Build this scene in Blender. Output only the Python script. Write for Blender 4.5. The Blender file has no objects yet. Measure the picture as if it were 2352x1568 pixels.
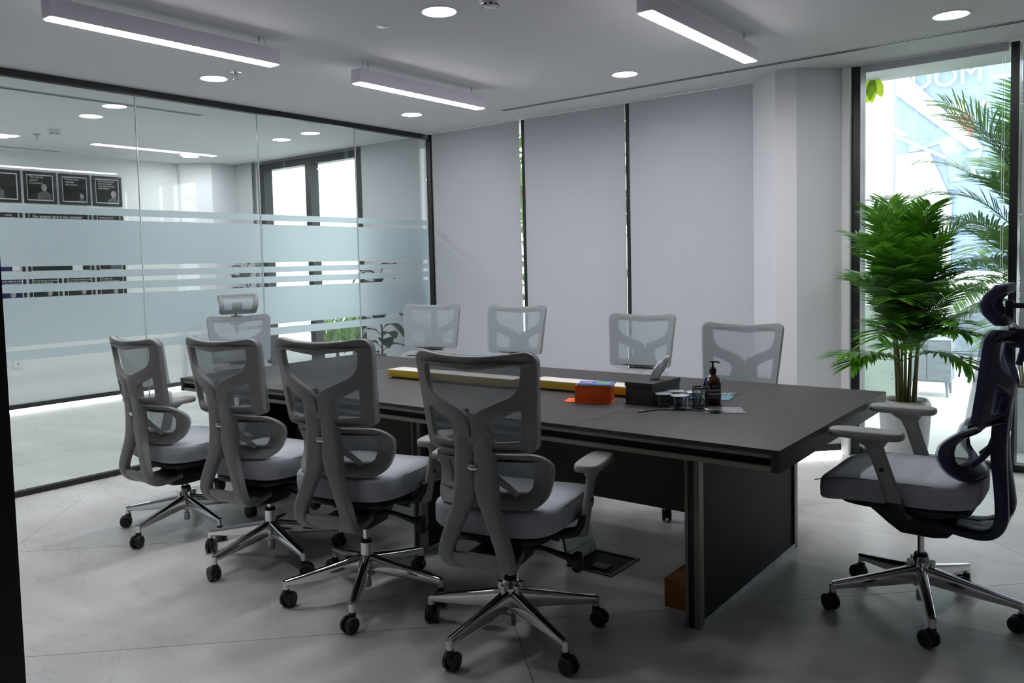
import bpy, bmesh, math, random
from mathutils import Vector, Matrix, Euler
random.seed(7)
C = bpy.context.scene.collection
PI = math.pi

# ------------------------------------------------------------------ camera
cam_data = bpy.data.cameras.new('camera')
cam = bpy.data.objects.new('camera', cam_data)
C.objects.link(cam)
F_PX, YAW, PITCH, ROLL, CX, CY = 1882.85, -0.673554729, -0.0611597148, -0.0246618362, 1126.34566, 722.143207
fw = Vector((math.sin(YAW)*math.cos(PITCH), math.cos(YAW)*math.cos(PITCH), math.sin(PITCH)))
rt = Vector((math.cos(YAW), -math.sin(YAW), 0))
up = rt.cross(fw)
rt2 = rt*math.cos(ROLL)+up*math.sin(ROLL)
up2 = -rt*math.sin(ROLL)+up*math.cos(ROLL)
M = Matrix((rt2, up2, -fw)).transposed().to_4x4()
M.translation = Vector((0, 0, 1.4))
cam.matrix_world = M
cam_data.sensor_fit = 'HORIZONTAL'
cam_data.sensor_width = 36.0
cam_data.lens = 36.0*F_PX/2352
cam_data.shift_x = (1176-CX)/2352
cam_data.shift_y = (CY-784)/2352
cam_data.clip_start = 0.05
bpy.context.scene.camera = cam

# ------------------------------------------------------------------ light and exposure
world = bpy.data.worlds.new('world')
bpy.context.scene.world = world
world.use_nodes = True
bg = world.node_tree.nodes['Background']
bg.inputs['Color'].default_value = (0.90, 0.96, 1.0, 1)
bg.inputs['Strength'].default_value = 4.2
LAMP_BAR = 72.0
LAMP_SPOT = 66.0
LAMP_FAR = 150.0
LED = 14.0
vs = bpy.context.scene.view_settings
bpy.context.scene.display_settings.display_device = 'sRGB'
vs.view_transform = 'Standard'
vs.look = 'None'
vs.gamma = 1.0
vs.use_curve_mapping = False
vs.exposure = 0.0
cy = bpy.context.scene.cycles
cy.max_bounces = 8; cy.diffuse_bounces = 4; cy.glossy_bounces = 3; cy.transmission_bounces = 5; cy.transparent_max_bounces = 16
cy.caustics_reflective = False; cy.caustics_refractive = True

# ------------------------------------------------------------------ room numbers
XG, YF, ZC = -5.575, 6.10, 2.69      # glass partition, facade, ceiling
XFAR, XR, YE, YB = -9.07, 1.6, 0.5, -1.6

# ------------------------------------------------------------------ materials
def srgb(r, g, b):
    def f(c):
        c /= 255.0
        return c/12.92 if c <= 0.04045 else ((c+0.055)/1.055)**2.4
    return (f(r), f(g), f(b), 1)

def mat(name, col, rough=0.5, metal=0.0, var=0.06, scale=8.0, bump=0.0, bscale=None, spec=0.5, stretch=None, coat=0.0):
    m = bpy.data.materials.new(name); m.use_nodes = True
    nt = m.node_tree; b = nt.nodes['Principled BSDF']
    b.inputs['Roughness'].default_value = rough
    b.inputs['Metallic'].default_value = metal
    b.inputs['Specular IOR Level'].default_value = spec
    if coat: b.inputs['Coat Weight'].default_value = coat
    tc = nt.nodes.new('ShaderNodeTexCoord')
    mp = nt.nodes.new('ShaderNodeMapping')
    if stretch: mp.inputs['Scale'].default_value = stretch
    nz = nt.nodes.new('ShaderNodeTexNoise'); nz.inputs['Scale'].default_value = scale; nz.inputs['Detail'].default_value = 4
    nt.links.new(tc.outputs['Object'], mp.inputs['Vector']); nt.links.new(mp.outputs[0], nz.inputs['Vector'])
    rp = nt.nodes.new('ShaderNodeValToRGB')
    rp.color_ramp.elements[0].position = 0.3; rp.color_ramp.elements[1].position = 0.7
    rp.color_ramp.elements[0].color = tuple(max(0, c*(1-var)) for c in col[:3])+(1,)
    rp.color_ramp.elements[1].color = tuple(min(1, c*(1+var)) for c in col[:3])+(1,)
    nt.links.new(nz.outputs['Fac'], rp.inputs['Fac']); nt.links.new(rp.outputs['Color'], b.inputs['Base Color'])
    if bump:
        n2 = nt.nodes.new('ShaderNodeTexNoise'); n2.inputs['Scale'].default_value = bscale or scale*6
        nt.links.new(mp.outputs[0], n2.inputs['Vector'])
        bp = nt.nodes.new('ShaderNodeBump'); bp.inputs['Strength'].default_value = bump; bp.inputs['Distance'].default_value = 0.002
        nt.links.new(n2.outputs['Fac'], bp.inputs['Height']); nt.links.new(bp.outputs['Normal'], b.inputs['Normal'])
    return m

def emis(name, col, strength):
    m = bpy.data.materials.new(name); m.use_nodes = True
    nt = m.node_tree; nt.nodes.remove(nt.nodes['Principled BSDF'])
    e = nt.nodes.new('ShaderNodeEmission'); e.inputs['Color'].default_value = (*col, 1); e.inputs['Strength'].default_value = strength
    nt.links.new(e.outputs[0], nt.nodes['Material Output'].inputs['Surface'])
    return m

def thin_glass(name, tint, ior=1.5, gain=1.0):
    m = bpy.data.materials.new(name); m.use_nodes = True
    nt = m.node_tree; nt.nodes.remove(nt.nodes['Principled BSDF'])
    ge = nt.nodes.new('ShaderNodeNewGeometry')
    mi = nt.nodes.new('ShaderNodeMix'); mi.inputs[2].default_value = ior; mi.inputs[3].default_value = 1/ior
    nt.links.new(ge.outputs['Backfacing'], mi.inputs[0])
    fr = nt.nodes.new('ShaderNodeFresnel'); nt.links.new(mi.outputs[0], fr.inputs['IOR'])
    ml = nt.nodes.new('ShaderNodeMath'); ml.operation = 'MULTIPLY'; ml.inputs[1].default_value = gain; ml.use_clamp = True
    nt.links.new(fr.outputs[0], ml.inputs[0])
    tr = nt.nodes.new('ShaderNodeBsdfTransparent'); tr.inputs['Color'].default_value = (*tint, 1)
    gl = nt.nodes.new('ShaderNodeBsdfGlossy'); gl.inputs['Roughness'].default_value = 0.0
    mx = nt.nodes.new('ShaderNodeMixShader')
    nt.links.new(ml.outputs[0], mx.inputs[0]); nt.links.new(tr.outputs[0], mx.inputs[1]); nt.links.new(gl.outputs[0], mx.inputs[2])
    nt.links.new(mx.outputs[0], nt.nodes['Material Output'].inputs['Surface'])
    return m

def frosted(name):
    m = bpy.data.materials.new(name); m.use_nodes = True
    nt = m.node_tree; nt.nodes.remove(nt.nodes['Principled BSDF'])
    rf = nt.nodes.new('ShaderNodeBsdfRefraction'); rf.inputs['Roughness'].default_value = 0.8; rf.inputs['IOR'].default_value = 1.2
    rf.inputs['Color'].default_value = (0.93, 0.97, 0.985, 1)
    tl = nt.nodes.new('ShaderNodeBsdfTranslucent'); tl.inputs['Color'].default_value = (0.74, 0.83, 0.87, 1)
    df = nt.nodes.new('ShaderNodeBsdfDiffuse'); df.inputs['Color'].default_value = (0.62, 0.72, 0.76, 1)
    a = nt.nodes.new('ShaderNodeMixShader'); a.inputs[0].default_value = 0.45
    b = nt.nodes.new('ShaderNodeMixShader'); b.inputs[0].default_value = 0.5
    nt.links.new(tl.outputs[0], a.inputs[1]); nt.links.new(df.outputs[0], a.inputs[2])
    nt.links.new(rf.outputs[0], b.inputs[1]); nt.links.new(a.outputs[0], b.inputs[2])
    nt.links.new(b.outputs[0], nt.nodes['Material Output'].inputs['Surface'])
    return m

def blind_mat(name, col, trans, k):
    m = bpy.data.materials.new(name); m.use_nodes = True
    nt = m.node_tree; nt.nodes.remove(nt.nodes['Principled BSDF'])
    tc = nt.nodes.new('ShaderNodeTexCoord'); nz = nt.nodes.new('ShaderNodeTexNoise'); nz.inputs['Scale'].default_value = 60
    nt.links.new(tc.outputs['Object'], nz.inputs['Vector'])
    rp = nt.nodes.new('ShaderNodeValToRGB')
    rp.color_ramp.elements[0].color = tuple(c*0.97 for c in col)+(1,); rp.color_ramp.elements[1].color = (*col, 1)
    nt.links.new(nz.outputs['Fac'], rp.inputs['Fac'])
    d = nt.nodes.new('ShaderNodeBsdfDiffuse'); nt.links.new(rp.outputs['Color'], d.inputs['Color'])
    t = nt.nodes.new('ShaderNodeBsdfTranslucent'); t.inputs['Color'].default_value = (*trans, 1)
    mx = nt.nodes.new('ShaderNodeMixShader'); mx.inputs[0].default_value = k
    nt.links.new(d.outputs[0], mx.inputs[1]); nt.links.new(t.outputs[0], mx.inputs[2])
    nt.links.new(mx.outputs[0], nt.nodes['Material Output'].inputs['Surface'])
    return m

def mesh_fabric(name, col, cover):
    m = bpy.data.materials.new(name); m.use_nodes = True
    nt = m.node_tree; b = nt.nodes['Principled BSDF']
    b.inputs['Base Color'].default_value = (*col, 1); b.inputs['Roughness'].default_value = 0.75
    tc = nt.nodes.new('ShaderNodeTexCoord')
    wv = nt.nodes.new('ShaderNodeTexWave'); wv.inputs['Scale'].default_value = 110; wv.inputs['Distortion'].default_value = 0.4
    wv.bands_direction = 'Z'
    nt.links.new(tc.outputs['Object'], wv.inputs['Vector'])
    mr = nt.nodes.new('ShaderNodeMapRange'); mr.inputs['To Min'].default_value = cover-0.12; mr.inputs['To Max'].default_value = cover+0.12
    nt.links.new(wv.outputs['Fac'], mr.inputs['Value'])
    tr = nt.nodes.new('ShaderNodeBsdfTransparent'); mx = nt.nodes.new('ShaderNodeMixShader')
    nt.links.new(mr.outputs[0], mx.inputs[0]); nt.links.new(tr.outputs[0], mx.inputs[1]); nt.links.new(b.outputs[0], mx.inputs[2])
    nt.links.new(mx.outputs[0], nt.nodes['Material Output'].inputs['Surface'])
    return m

def floor_mat():
    m = bpy.data.materials.new('porcelain_tile'); m.use_nodes = True
    nt = m.node_tree; b = nt.nodes['Principled BSDF']
    tc = nt.nodes.new('ShaderNodeTexCoord')
    mp = nt.nodes.new('ShaderNodeMapping'); mp.inputs['Rotation'].default_value = (0, 0, 0.75); mp.inputs['Scale'].default_value = (1.0, 2.6, 1)
    nt.links.new(tc.outputs['Object'], mp.inputs['Vector'])
    n1 = nt.nodes.new('ShaderNodeTexNoise'); n1.inputs['Scale'].default_value = 1.1; n1.inputs['Detail'].default_value = 7; n1.inputs['Distortion'].default_value = 1.3
    nt.links.new(mp.outputs[0], n1.inputs['Vector'])
    r1 = nt.nodes.new('ShaderNodeValToRGB')
    e = r1.color_ramp.elements
    e[0].position = 0.25; e[0].color = (0.64, 0.62, 0.61, 1); e[1].position = 0.72; e[1].color = (0.80, 0.79, 0.785, 1)
    nt.links.new(n1.outputs['Fac'], r1.inputs['Fac'])
    n2 = nt.nodes.new('ShaderNodeTexNoise'); n2.inputs['Scale'].default_value = 0.8; n2.inputs['Detail'].default_value = 9; n2.inputs['Distortion'].default_value = 2.2
    nt.links.new(mp.outputs[0], n2.inputs['Vector'])
    r2 = nt.nodes.new('ShaderNodeValToRGB'); e = r2.color_ramp.elements
    e[0].position = 0.488; e[0].color = (1, 1, 1, 1); e[1].position = 0.512; e[1].color = (1, 1, 1, 1)
    x = e.new(0.5); x.color = (0.82, 0.79, 0.75, 1)
    nt.links.new(n2.outputs['Fac'], r2.inputs['Fac'])
    mx = nt.nodes.new('ShaderNodeMix'); mx.data_type = 'RGBA'; mx.blend_type = 'MULTIPLY'; mx.inputs[0].default_value = 0.5
    nt.links.new(r1.outputs[0], mx.inputs[6]); nt.links.new(r2.outputs[0], mx.inputs[7])
    nt.links.new(mx.outputs[2], b.inputs['Base Color'])
    rr = nt.nodes.new('ShaderNodeMapRange'); rr.inputs['To Min'].default_value = 0.26; rr.inputs['To Max'].default_value = 0.42
    nt.links.new(n1.outputs['Fac'], rr.inputs['Value']); nt.links.new(rr.outputs[0], b.inputs['Roughness'])
    return m

def wood_mat(name, along):
    m = bpy.data.materials.new(name); m.use_nodes = True
    nt = m.node_tree; b = nt.nodes['Principled BSDF']
    tc = nt.nodes.new('ShaderNodeTexCoord'); mp = nt.nodes.new('ShaderNodeMapping')
    mp.inputs['Scale'].default_value = (2, 60, 60) if along == 'x' else (60, 2, 60)
    nt.links.new(tc.outputs['Object'], mp.inputs['Vector'])
    n = nt.nodes.new('ShaderNodeTexNoise'); n.inputs['Scale'].default_value = 2.0; n.inputs['Detail'].default_value = 6; n.inputs['Distortion'].default_value = 0.6
    nt.links.new(mp.outputs[0], n.inputs['Vector'])
    r = nt.nodes.new('ShaderNodeValToRGB'); e = r.color_ramp.elements
    e[0].position = 0.3; e[0].color = (0.027, 0.022, 0.0215, 1); e[1].position = 0.7; e[1].color = (0.050, 0.043, 0.043, 1)
    nt.links.new(n.outputs['Fac'], r.inputs['Fac']); nt.links.new(r.outputs[0], b.inputs['Base Color'])
    b.inputs['Roughness'].default_value = 0.5; b.inputs['Specular IOR Level'].default_value = 0.38
    bp = nt.nodes.new('ShaderNodeBump'); bp.inputs['Strength'].default_value = 0.12; bp.inputs['Distance'].default_value = 0.001
    nt.links.new(n.outputs['Fac'], bp.inputs['Height']); nt.links.new(bp.outputs['Normal'], b.inputs['Normal'])
    return m

def leaf_mat(name, c0, c1, tr=0.35):
    m = bpy.data.materials.new(name); m.use_nodes = True
    nt = m.node_tree; b = nt.nodes['Principled BSDF']; b.inputs['Roughness'].default_value = 0.42
    tc = nt.nodes.new('ShaderNodeTexCoord'); n = nt.nodes.new('ShaderNodeTexNoise'); n.inputs['Scale'].default_value = 14
    nt.links.new(tc.outputs['Object'], n.inputs['Vector'])
    r = nt.nodes.new('ShaderNodeValToRGB'); e = r.color_ramp.elements
    e[0].position = 0.3; e[0].color = (*c0, 1); e[1].position = 0.7; e[1].color = (*c1, 1)
    nt.links.new(n.outputs['Fac'], r.inputs['Fac']); nt.links.new(r.outputs[0], b.inputs['Base Color'])
    t = nt.nodes.new('ShaderNodeBsdfTranslucent'); nt.links.new(r.outputs[0], t.inputs['Color'])
    mx = nt.nodes.new('ShaderNodeMixShader'); mx.inputs[0].default_value = tr
    nt.links.new(b.outputs[0], mx.inputs[1]); nt.links.new(t.outputs[0], mx.inputs[2])
    nt.links.new(mx.outputs[0], nt.nodes['Material Output'].inputs['Surface'])
    return m

MT = {}
MT['ceiling'] = mat('ceiling_paint', (0.72, 0.72, 0.735, 1), 0.9, var=0.01, scale=2)
MT['wall'] = mat('wall_paint', (0.78, 0.78, 0.79, 1), 0.8, var=0.015, scale=3)
MT['darkwall'] = mat('grey_wall_panel', (0.10, 0.10, 0.105, 1), 0.6, var=0.05, scale=3)
MT['column'] = mat('column_paint', (0.74, 0.745, 0.78, 1), 0.7, var=0.012, scale=3)
MT['black'] = mat('black_aluminium', (0.010, 0.011, 0.012, 1), 0.4, var=0.1)
MT['grout'] = mat('grout', (0.20, 0.185, 0.17, 1), 0.9, var=0.1, scale=30)
MT['tile'] = floor_mat()
MT['glass'] = thin_glass('partition_glass', (0.955, 0.985, 0.975), 1.52, 1.15)
MT['winglass'] = thin_glass('window_glass', (0.96, 0.985, 0.98), 1.5)
MT['film'] = frosted('frosted_film')
MT['joint'] = mat('clear_silicone', (0.62, 0.70, 0.69, 1), 0.15, var=0.03)
MT['blind'] = blind_mat('roller_blind_fabric', (0.60, 0.60, 0.63), (0.78, 0.82, 0.86), 0.20)
MT['plastic'] = mat('grey_plastic', (0.27, 0.268, 0.266, 1), 0.48, var=0.03, scale=20, bump=0.04, bscale=400)
MT['navy'] = mat('grey_plastic_blue_cast', (0.030, 0.033, 0.085, 1), 0.45, var=0.05, scale=20)  # grey chair plastic with a dark blue light cast put into the colour
MT['armgrey'] = mat('arm_grey_plastic', (0.29, 0.295, 0.285, 1), 0.5, var=0.03, scale=20)
MT['seat'] = mat('seat_fabric', (0.42, 0.45, 0.495, 1), 0.85, var=0.05, scale=60, bump=0.25, bscale=700)
MT['piping'] = mat('dark_piping', (0.10, 0.105, 0.12, 1), 0.8)
MT['mesh'] = mesh_fabric('chair_mesh', (0.41, 0.47, 0.50), 0.46)
MT['blackp'] = mat('black_plastic', (0.012, 0.012, 0.013, 1), 0.45, var=0.1)
MT['rim'] = mat('caster_rim_grey', (0.09, 0.09, 0.09, 1), 0.5)
MT['chrome'] = mat('chrome', (0.78, 0.78, 0.79, 1), 0.10, 1.0, var=0.02)
MT['brushed'] = mat('brushed_steel', (0.55, 0.55, 0.55, 1), 0.3, 1.0, var=0.05, scale=40)
MT['woodx'] = wood_mat('dark_wood_lengthwise', 'x')
MT['woody'] = wood_mat('dark_wood_crosswise', 'y')
MT['darkpanel'] = mat('dark_panel', (0.014, 0.014, 0.0145, 1), 0.6, var=0.15, scale=6, spec=0.15)
MT['olive'] = mat('olive_metal_trim', (0.21, 0.205, 0.165, 1), 0.45, 0.35, var=0.05, scale=12)
MT['modesty'] = mat('olive_modesty_board', (0.075, 0.078, 0.055, 1), 0.6, var=0.06)
MT['lampbody'] = mat('white_lamp_body', (0.84, 0.78, 0.90, 1), 0.5, var=0.015)
MT['barlens'] = emis('bar_lamp_diffuser', (0.98, 0.965, 1.0), LAMP_BAR)
MT['spotlens'] = emis('downlight_diffuser', (1.0, 0.98, 1.0), LAMP_SPOT)
MT['farlens'] = emis('neighbour_downlight_diffuser', (0.97, 1.0, 1.0), LAMP_FAR)
MT['led'] = emis('led_strip', (0.96, 0.99, 1.0), LED)
MT['white'] = mat('white_plastic', (0.75, 0.75, 0.75, 1), 0.4, var=0.02)

# ------------------------------------------------------------------ mesh helpers
def finish(bm, name, m, smooth=False, angle=40):
    bmesh.ops.recalc_face_normals(bm, faces=bm.faces)
    me = bpy.data.meshes.new(name); bm.to_mesh(me); bm.free()
    if m: me.materials.append(MT[m] if isinstance(m, str) else m)
    if smooth:
        for p in me.polygons: p.use_smooth = True
        me.set_sharp_from_angle(angle=math.radians(angle))
    return me

def box(bm, x0, x1, y0, y1, z0, z1, bev=0.0):
    r = bmesh.ops.create_cube(bm, size=1.0)
    for v in r['verts']:
        v.co = Vector(((x0+x1)/2+v.co.x*(x1-x0), (y0+y1)/2+v.co.y*(y1-y0), (z0+z1)/2+v.co.z*(z1-z0)))
    if bev:
        es = list({e for v in r['verts'] for e in v.link_edges})
        bmesh.ops.bevel(bm, geom=es, offset=bev, segments=2, affect='EDGES', profile=0.7)

def boxm(name, m, x0, x1, y0, y1, z0, z1, bev=0.0):
    bm = bmesh.new(); box(bm, x0, x1, y0, y1, z0, z1, bev)
    return finish(bm, name, m, bev > 0, 50)

def cyl(bm, c, r0, r1, z0, z1, n=24, axis='z'):
    ring = []
    for r, z in ((r0, z0), (r1, z1)):
        row = []
        for i in range(n):
            a = 2*PI*i/n; p = (r*math.cos(a), r*math.sin(a), z)
            if axis == 'x': p = (p[2], p[0], p[1])
            if axis == 'y': p = (p[1], p[2], p[0])
            row.append(bm.verts.new((c[0]+p[0], c[1]+p[1], c[2]+p[2])))
        ring.append(row)
    for i in range(n):
        bm.faces.new((ring[0][i], ring[0][(i+1) % n], ring[1][(i+1) % n], ring[1][i]))
    bm.faces.new(ring[0][::-1]); bm.faces.new(ring[1])

def lathe(bm, prof, n=32, c=(0, 0, 0)):
    rows = []
    for r, z in prof:
        if r < 1e-6: rows.append([bm.verts.new((c[0], c[1], c[2]+z))])
        else: rows.append([bm.verts.new((c[0]+r*math.cos(2*PI*i/n), c[1]+r*math.sin(2*PI*i/n), c[2]+z)) for i in range(n)])
    for a, b in zip(rows, rows[1:]):
        for i in range(n):
            j = (i+1) % n
            if len(a) == 1 and len(b) == 1: continue
            if len(a) == 1: bm.faces.new((a[0], b[j], b[i]))
            elif len(b) == 1: bm.faces.new((a[i], a[j], b[0]))
            else: bm.faces.new((a[i], a[j], b[j], b[i]))

def loft(bm, secs, n=12, p=0.6, closed=False):
    """secs: (centre, u, v, half_u, half_v); superellipse sections joined into a skin"""
    rows = []
    for c, u, v, a, b in secs:
        row = []
        for i in range(n):
            t = 2*PI*(i+0.5)/n; cu, sv = math.cos(t), math.sin(t)
            row.append(bm.verts.new(c+u*(a*math.copysign(abs(cu)**p, cu))+v*(b*math.copysign(abs(sv)**p, sv))))
        rows.append(row)
    m = len(rows)
    for k in range(m if closed else m-1):
        A, B = rows[k], rows[(k+1) % m]
        for i in range(n):
            j = (i+1) % n
            bm.faces.new((A[i], A[j], B[j], B[i]))
    if not closed:
        bm.faces.new(rows[0][::-1]); bm.faces.new(rows[-1])

def tube(bm, pts, r, n=8):
    pts = [Vector(p) for p in pts]; secs = []
    for i, p in enumerate(pts):
        t = (pts[min(i+1, len(pts)-1)]-pts[max(i-1, 0)]).normalized()
        ref = Vector((0, 0, 1)) if abs(t.z) < 0.9 else Vector((1, 0, 0))
        u = t.cross(ref).normalized(); v = u.cross(t).normalized()
        rr = r[i] if isinstance(r, (list, tuple)) else r
        secs.append((p, u, v, rr, rr))
    loft(bm, secs, n, 1.0)

def catmull(P, steps):
    out = []; n = len(P)
    for i in range(n-1):
        a, b, c, d = P[max(i-1, 0)], P[i], P[i+1], P[min(i+2, n-1)]
        for s in range(steps):
            t = s/steps
            out.append([0.5*((2*b[k])+(-a[k]+c[k])*t+(2*a[k]-5*b[k]+4*c[k]-d[k])*t*t+(-a[k]+3*b[k]-3*c[k]+d[k])*t**3) for k in range(len(b))])
    out.append(list(P[-1]))
    return out

def superell(bm, c, a, b, h, e1=0.35, e2=0.4, nu=40, nv=20, fn=None):
    rows = []
    f = lambda w, e: math.copysign(abs(w)**e, w)
    for i in range(nv+1):
        la = -PI/2+PI*i/nv
        row = []
        for j in range(nu):
            lo = 2*PI*j/nu
            p = Vector((a*f(math.cos(la), e1)*f(math.cos(lo), e2), b*f(math.cos(la), e1)*f(math.sin(lo), e2), h*f(math.sin(la), e1)))
            if fn: p = fn(p)
            row.append(p+Vector(c))
            if i in (0, nv): break
        rows.append([bm.verts.new(q) for q in row])
    for A, B in zip(rows, rows[1:]):
        for j in range(nu):
            k = (j+1) % nu
            if len(A) == 1: bm.faces.new((A[0], B[k], B[j]))
            elif len(B) == 1: bm.faces.new((A[j], A[k], B[0]))
            else: bm.faces.new((A[j], A[k], B[k], B[j]))

def put(name, me, parent=None, loc=(0, 0, 0), rot=(0, 0, 0), label=None, cat=None, group=None, kind=None):
    o = bpy.data.objects.new(name, me); C.objects.link(o)
    o.parent = parent; o.location = loc; o.rotation_euler = rot
    if label: o['label'] = label
    if cat: o['category'] = cat
    if group: o['group'] = group
    if kind: o['kind'] = kind
    return o

def thing(name, label, cat, loc=(0, 0, 0), rz=0, group=None):
    return put(name, None, None, loc, (0, 0, rz), label, cat, group)

def struct(name, me=None, parent=None, loc=(0, 0, 0), label=None):
    return put(name, me, parent, loc, kind='structure', label=label)

def pbox(name, m, parent, x0, x1, y0, y1, z0, z1, bev=0.0):
    return put(name, boxm(name, m, x0, x1, y0, y1, z0, z1, bev), parent)

def text_mesh(name, body, size, m, sx=0.8, align='LEFT', spacing=0.95):
    cu = bpy.data.curves.new(name, 'FONT'); cu.body = body; cu.size = size; cu.align_x = align
    cu.space_line = spacing; cu.extrude = size*0.012; cu.resolution_u = 3
    o = bpy.data.objects.new(name, cu); C.objects.link(o)
    dg = bpy.context.evaluated_depsgraph_get()
    me = bpy.data.meshes.new_from_object(o.evaluated_get(dg))
    bpy.data.objects.remove(o); bpy.data.curves.remove(cu)
    for v in me.vertices: v.co.x *= sx
    me.materials.clear(); me.materials.append(MT[m] if isinstance(m, str) else m)
    me.name = name
    return me

# ------------------------------------------------------------------ floor of diagonal tiles
def clip_poly(poly, x0, x1, y0, y1):
    def cut(ps, f):
        out = []
        for a, b in zip(ps, ps[1:]+ps[:1]):
            fa, fb = f(a), f(b)
            if fa >= 0: out.append(a)
            if (fa >= 0) != (fb >= 0):
                t = fa/(fa-fb); out.append((a[0]+(b[0]-a[0])*t, a[1]+(b[1]-a[1])*t))
        return out
    for f in (lambda p: p[0]-x0, lambda p: x1-p[0], lambda p: p[1]-y0, lambda p: y1-p[1]):
        if poly: poly = cut(poly, f)
    return poly

floor = struct('floor', boxm('floor_bed', 'grout', XFAR-0.1, XR+0.1, YB-0.1, YF+0.02, -0.06, -0.004), label='pale stone-look tiled floor laid diagonally')
S2 = 2**-0.5
PU, PV, GAP = 2.42, 1.222, 0.0015
for iu in range(-6, 5):
    for iv in range(-4, 9):
        u0, u1 = 0.41+iu*PU+GAP, 0.41+(iu+1)*PU-GAP
        v0, v1 = 3.115+iv*PV+GAP, 3.115+(iv+1)*PV-GAP
        quad = [((u-v)*S2, (u+v)*S2) for u, v in ((u0, v0), (u1, v0), (u1, v1), (u0, v1))]
        pg = clip_poly(quad, XFAR, XR, YB, YF)
        if len(pg) < 3: continue
        ar = abs(sum(a[0]*b[1]-b[0]*a[1] for a, b in zip(pg, pg[1:]+pg[:1])))/2
        if ar < 0.02: continue
        bm = bmesh.new()
        top = [bm.verts.new((x, y, 0)) for x, y in pg]; bot = [bm.verts.new((x, y, -0.0035)) for x, y in pg]
        bm.faces.new(top); bm.faces.new(bot[::-1])
        for i in range(len(pg)):
            j = (i+1) % len(pg); bm.faces.new((bot[i], bot[j], top[j], top[i]))
        put('tile', finish(bm, 'tile', 'tile'), floor)

# ------------------------------------------------------------------ ceiling and walls
struct('ceiling', boxm('ceiling', 'ceiling', XFAR-0.1, XR+0.1, YB-0.1, YF+0.6, ZC, ZC+0.15), label='plain white plaster ceiling')
struct('wall_right', boxm('wall_right', 'darkwall', XR, XR+0.1, YB, YF, 0, ZC))
struct('wall_corridor', boxm('wall_corridor', 'darkwall', XFAR, XR, YB-0.1, YB, 0, ZC))
struct('wall_entrance', boxm('wall_entrance', 'darkwall', XG, -1.555, YE-0.04, YE+0.04, 0, ZC))
struct('wall_entrance_neighbour', boxm('wall_entrance_neighbour', 'wall', XFAR, XG, YE-0.04, YE+0.04, 0, ZC))
struct('wall_entrance_side', boxm('wall_entrance_side', 'darkwall', 0.85, XR, YE-0.04, YE+0.04, 0, ZC))
d1 = struct('door_1', label='black aluminium frame of the open entrance doorway')
pbox('jamb', 'black', d1, -1.555, -1.456, YE-0.05, YE+0.05, 0, ZC)
pbox('jamb', 'black', d1, 0.77, 0.85, YE-0.05, YE+0.05, 0, ZC)
pbox('head', 'black', d1, -1.456, 0.77, YE-0.05, YE+0.05, 2.6, ZC)
struct('wall_neighbour', boxm('wall_neighbour', 'wall', XFAR-0.1, XFAR, YB, YF, 0.075, ZC), label='white wall of the neighbouring room behind the posters')
b = struct('baseboard_neighbour', boxm('baseboard', 'black', XFAR-0.02, XFAR+0.014, YE+0.04, YF-0.7, 0.028, 0.075), label='black skirting with a light strip beneath it')
pbox('light_strip', 'led', b, XFAR-0.01, XFAR+0.006, YE+0.04, YF-0.7, 0.003, 0.026)

def octa_column(name, xs, ys):
    bm = bmesh.new()
    lo = [bm.verts.new((x, y, 0.075)) for x, y in zip(xs, ys)]; hi = [bm.verts.new((x, y, ZC)) for x, y in zip(xs, ys)]
    for i in range(len(xs)):
        j = (i+1) % len(xs); bm.faces.new((lo[i], lo[j], hi[j], hi[i]))
    bm.faces.new(lo[::-1]); bm.faces.new(hi)
    o = struct(name, finish(bm, name, 'column'), label='white faceted column against the window wall')
    for nm, m, z0, z1, g in (('skirting', 'black', 0.028, 0.075, 0.010), ('light_strip', 'led', 0.003, 0.026, 0.004)):
        bm = bmesh.new(); cx = sum(xs)/len(xs); cy = max(ys)
        sc = lambda x, y: (cx+(x-cx)*(1+g*3), cy+(y-cy)*(1+g*3))
        lo = [bm.verts.new((*sc(x, y), z0)) for x, y in zip(xs, ys)]; hi = [bm.verts.new((*sc(x, y), z1)) for x, y in zip(xs, ys)]
        for i in range(len(xs)):
            j = (i+1) % len(xs); bm.faces.new((lo[i], lo[j], hi[j], hi[i]))
        bm.faces.new(lo[::-1]); bm.faces.new(hi)
        put(nm, finish(bm, nm, m), o)
octa_column('wall_column', (-2.30, -2.03, -1.885, -1.645, -1.645, -2.30), (6.05, 5.78, 5.78, 6.02, 6.085, 6.085))
struct('trim_2', boxm('trim_2', 'wall', -1.648, -1.60, 6.0, 6.10, 0, ZC), label='white jamb strip between the column and the palm window')
octa_column('wall_column_neighbour', (-9.07, -9.07, -9.0, -8.75, -8.75), (6.05, 5.42, 5.42, 5.68, 6.05))

# ------------------------------------------------------------------ glass partition
wl = struct('wall_left', label='glass partition with black rails and frosted bands')
pbox('top_rail', 'black', wl, XG-0.025, XG+0.025, YE+0.04, YF-0.06, 2.645, ZC)
pbox('bottom_rail', 'black', wl, XG-0.025, XG+0.025, YE+0.04, YF-0.06, 0, 0.034)
pbox('end_post', 'black', wl, XG-0.02, XG+0.035, YF-0.05, YF-0.005, 0, ZC)
JO = [YE+0.05, 1.02, 2.02, 3.035, 4.05, 5.09, YF-0.075]
BANDS = [(1.798, 1.848), (1.459, 1.767), (1.378, 1.426), (1.293, 1.346), (0.955, 1.2615), (0.865, 0.927)]
for a, c in zip(JO, JO[1:]):
    p = pbox('pane', 'glass', wl, XG-0.006, XG+0.006, a+0.003, c-0.003, 0.034, 2.645)
    for z0, z1 in BANDS:
        pbox('frosted_film', 'film', p, XG+0.0065, XG+0.0075, a+0.003, c-0.003, z0, z1)
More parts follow.
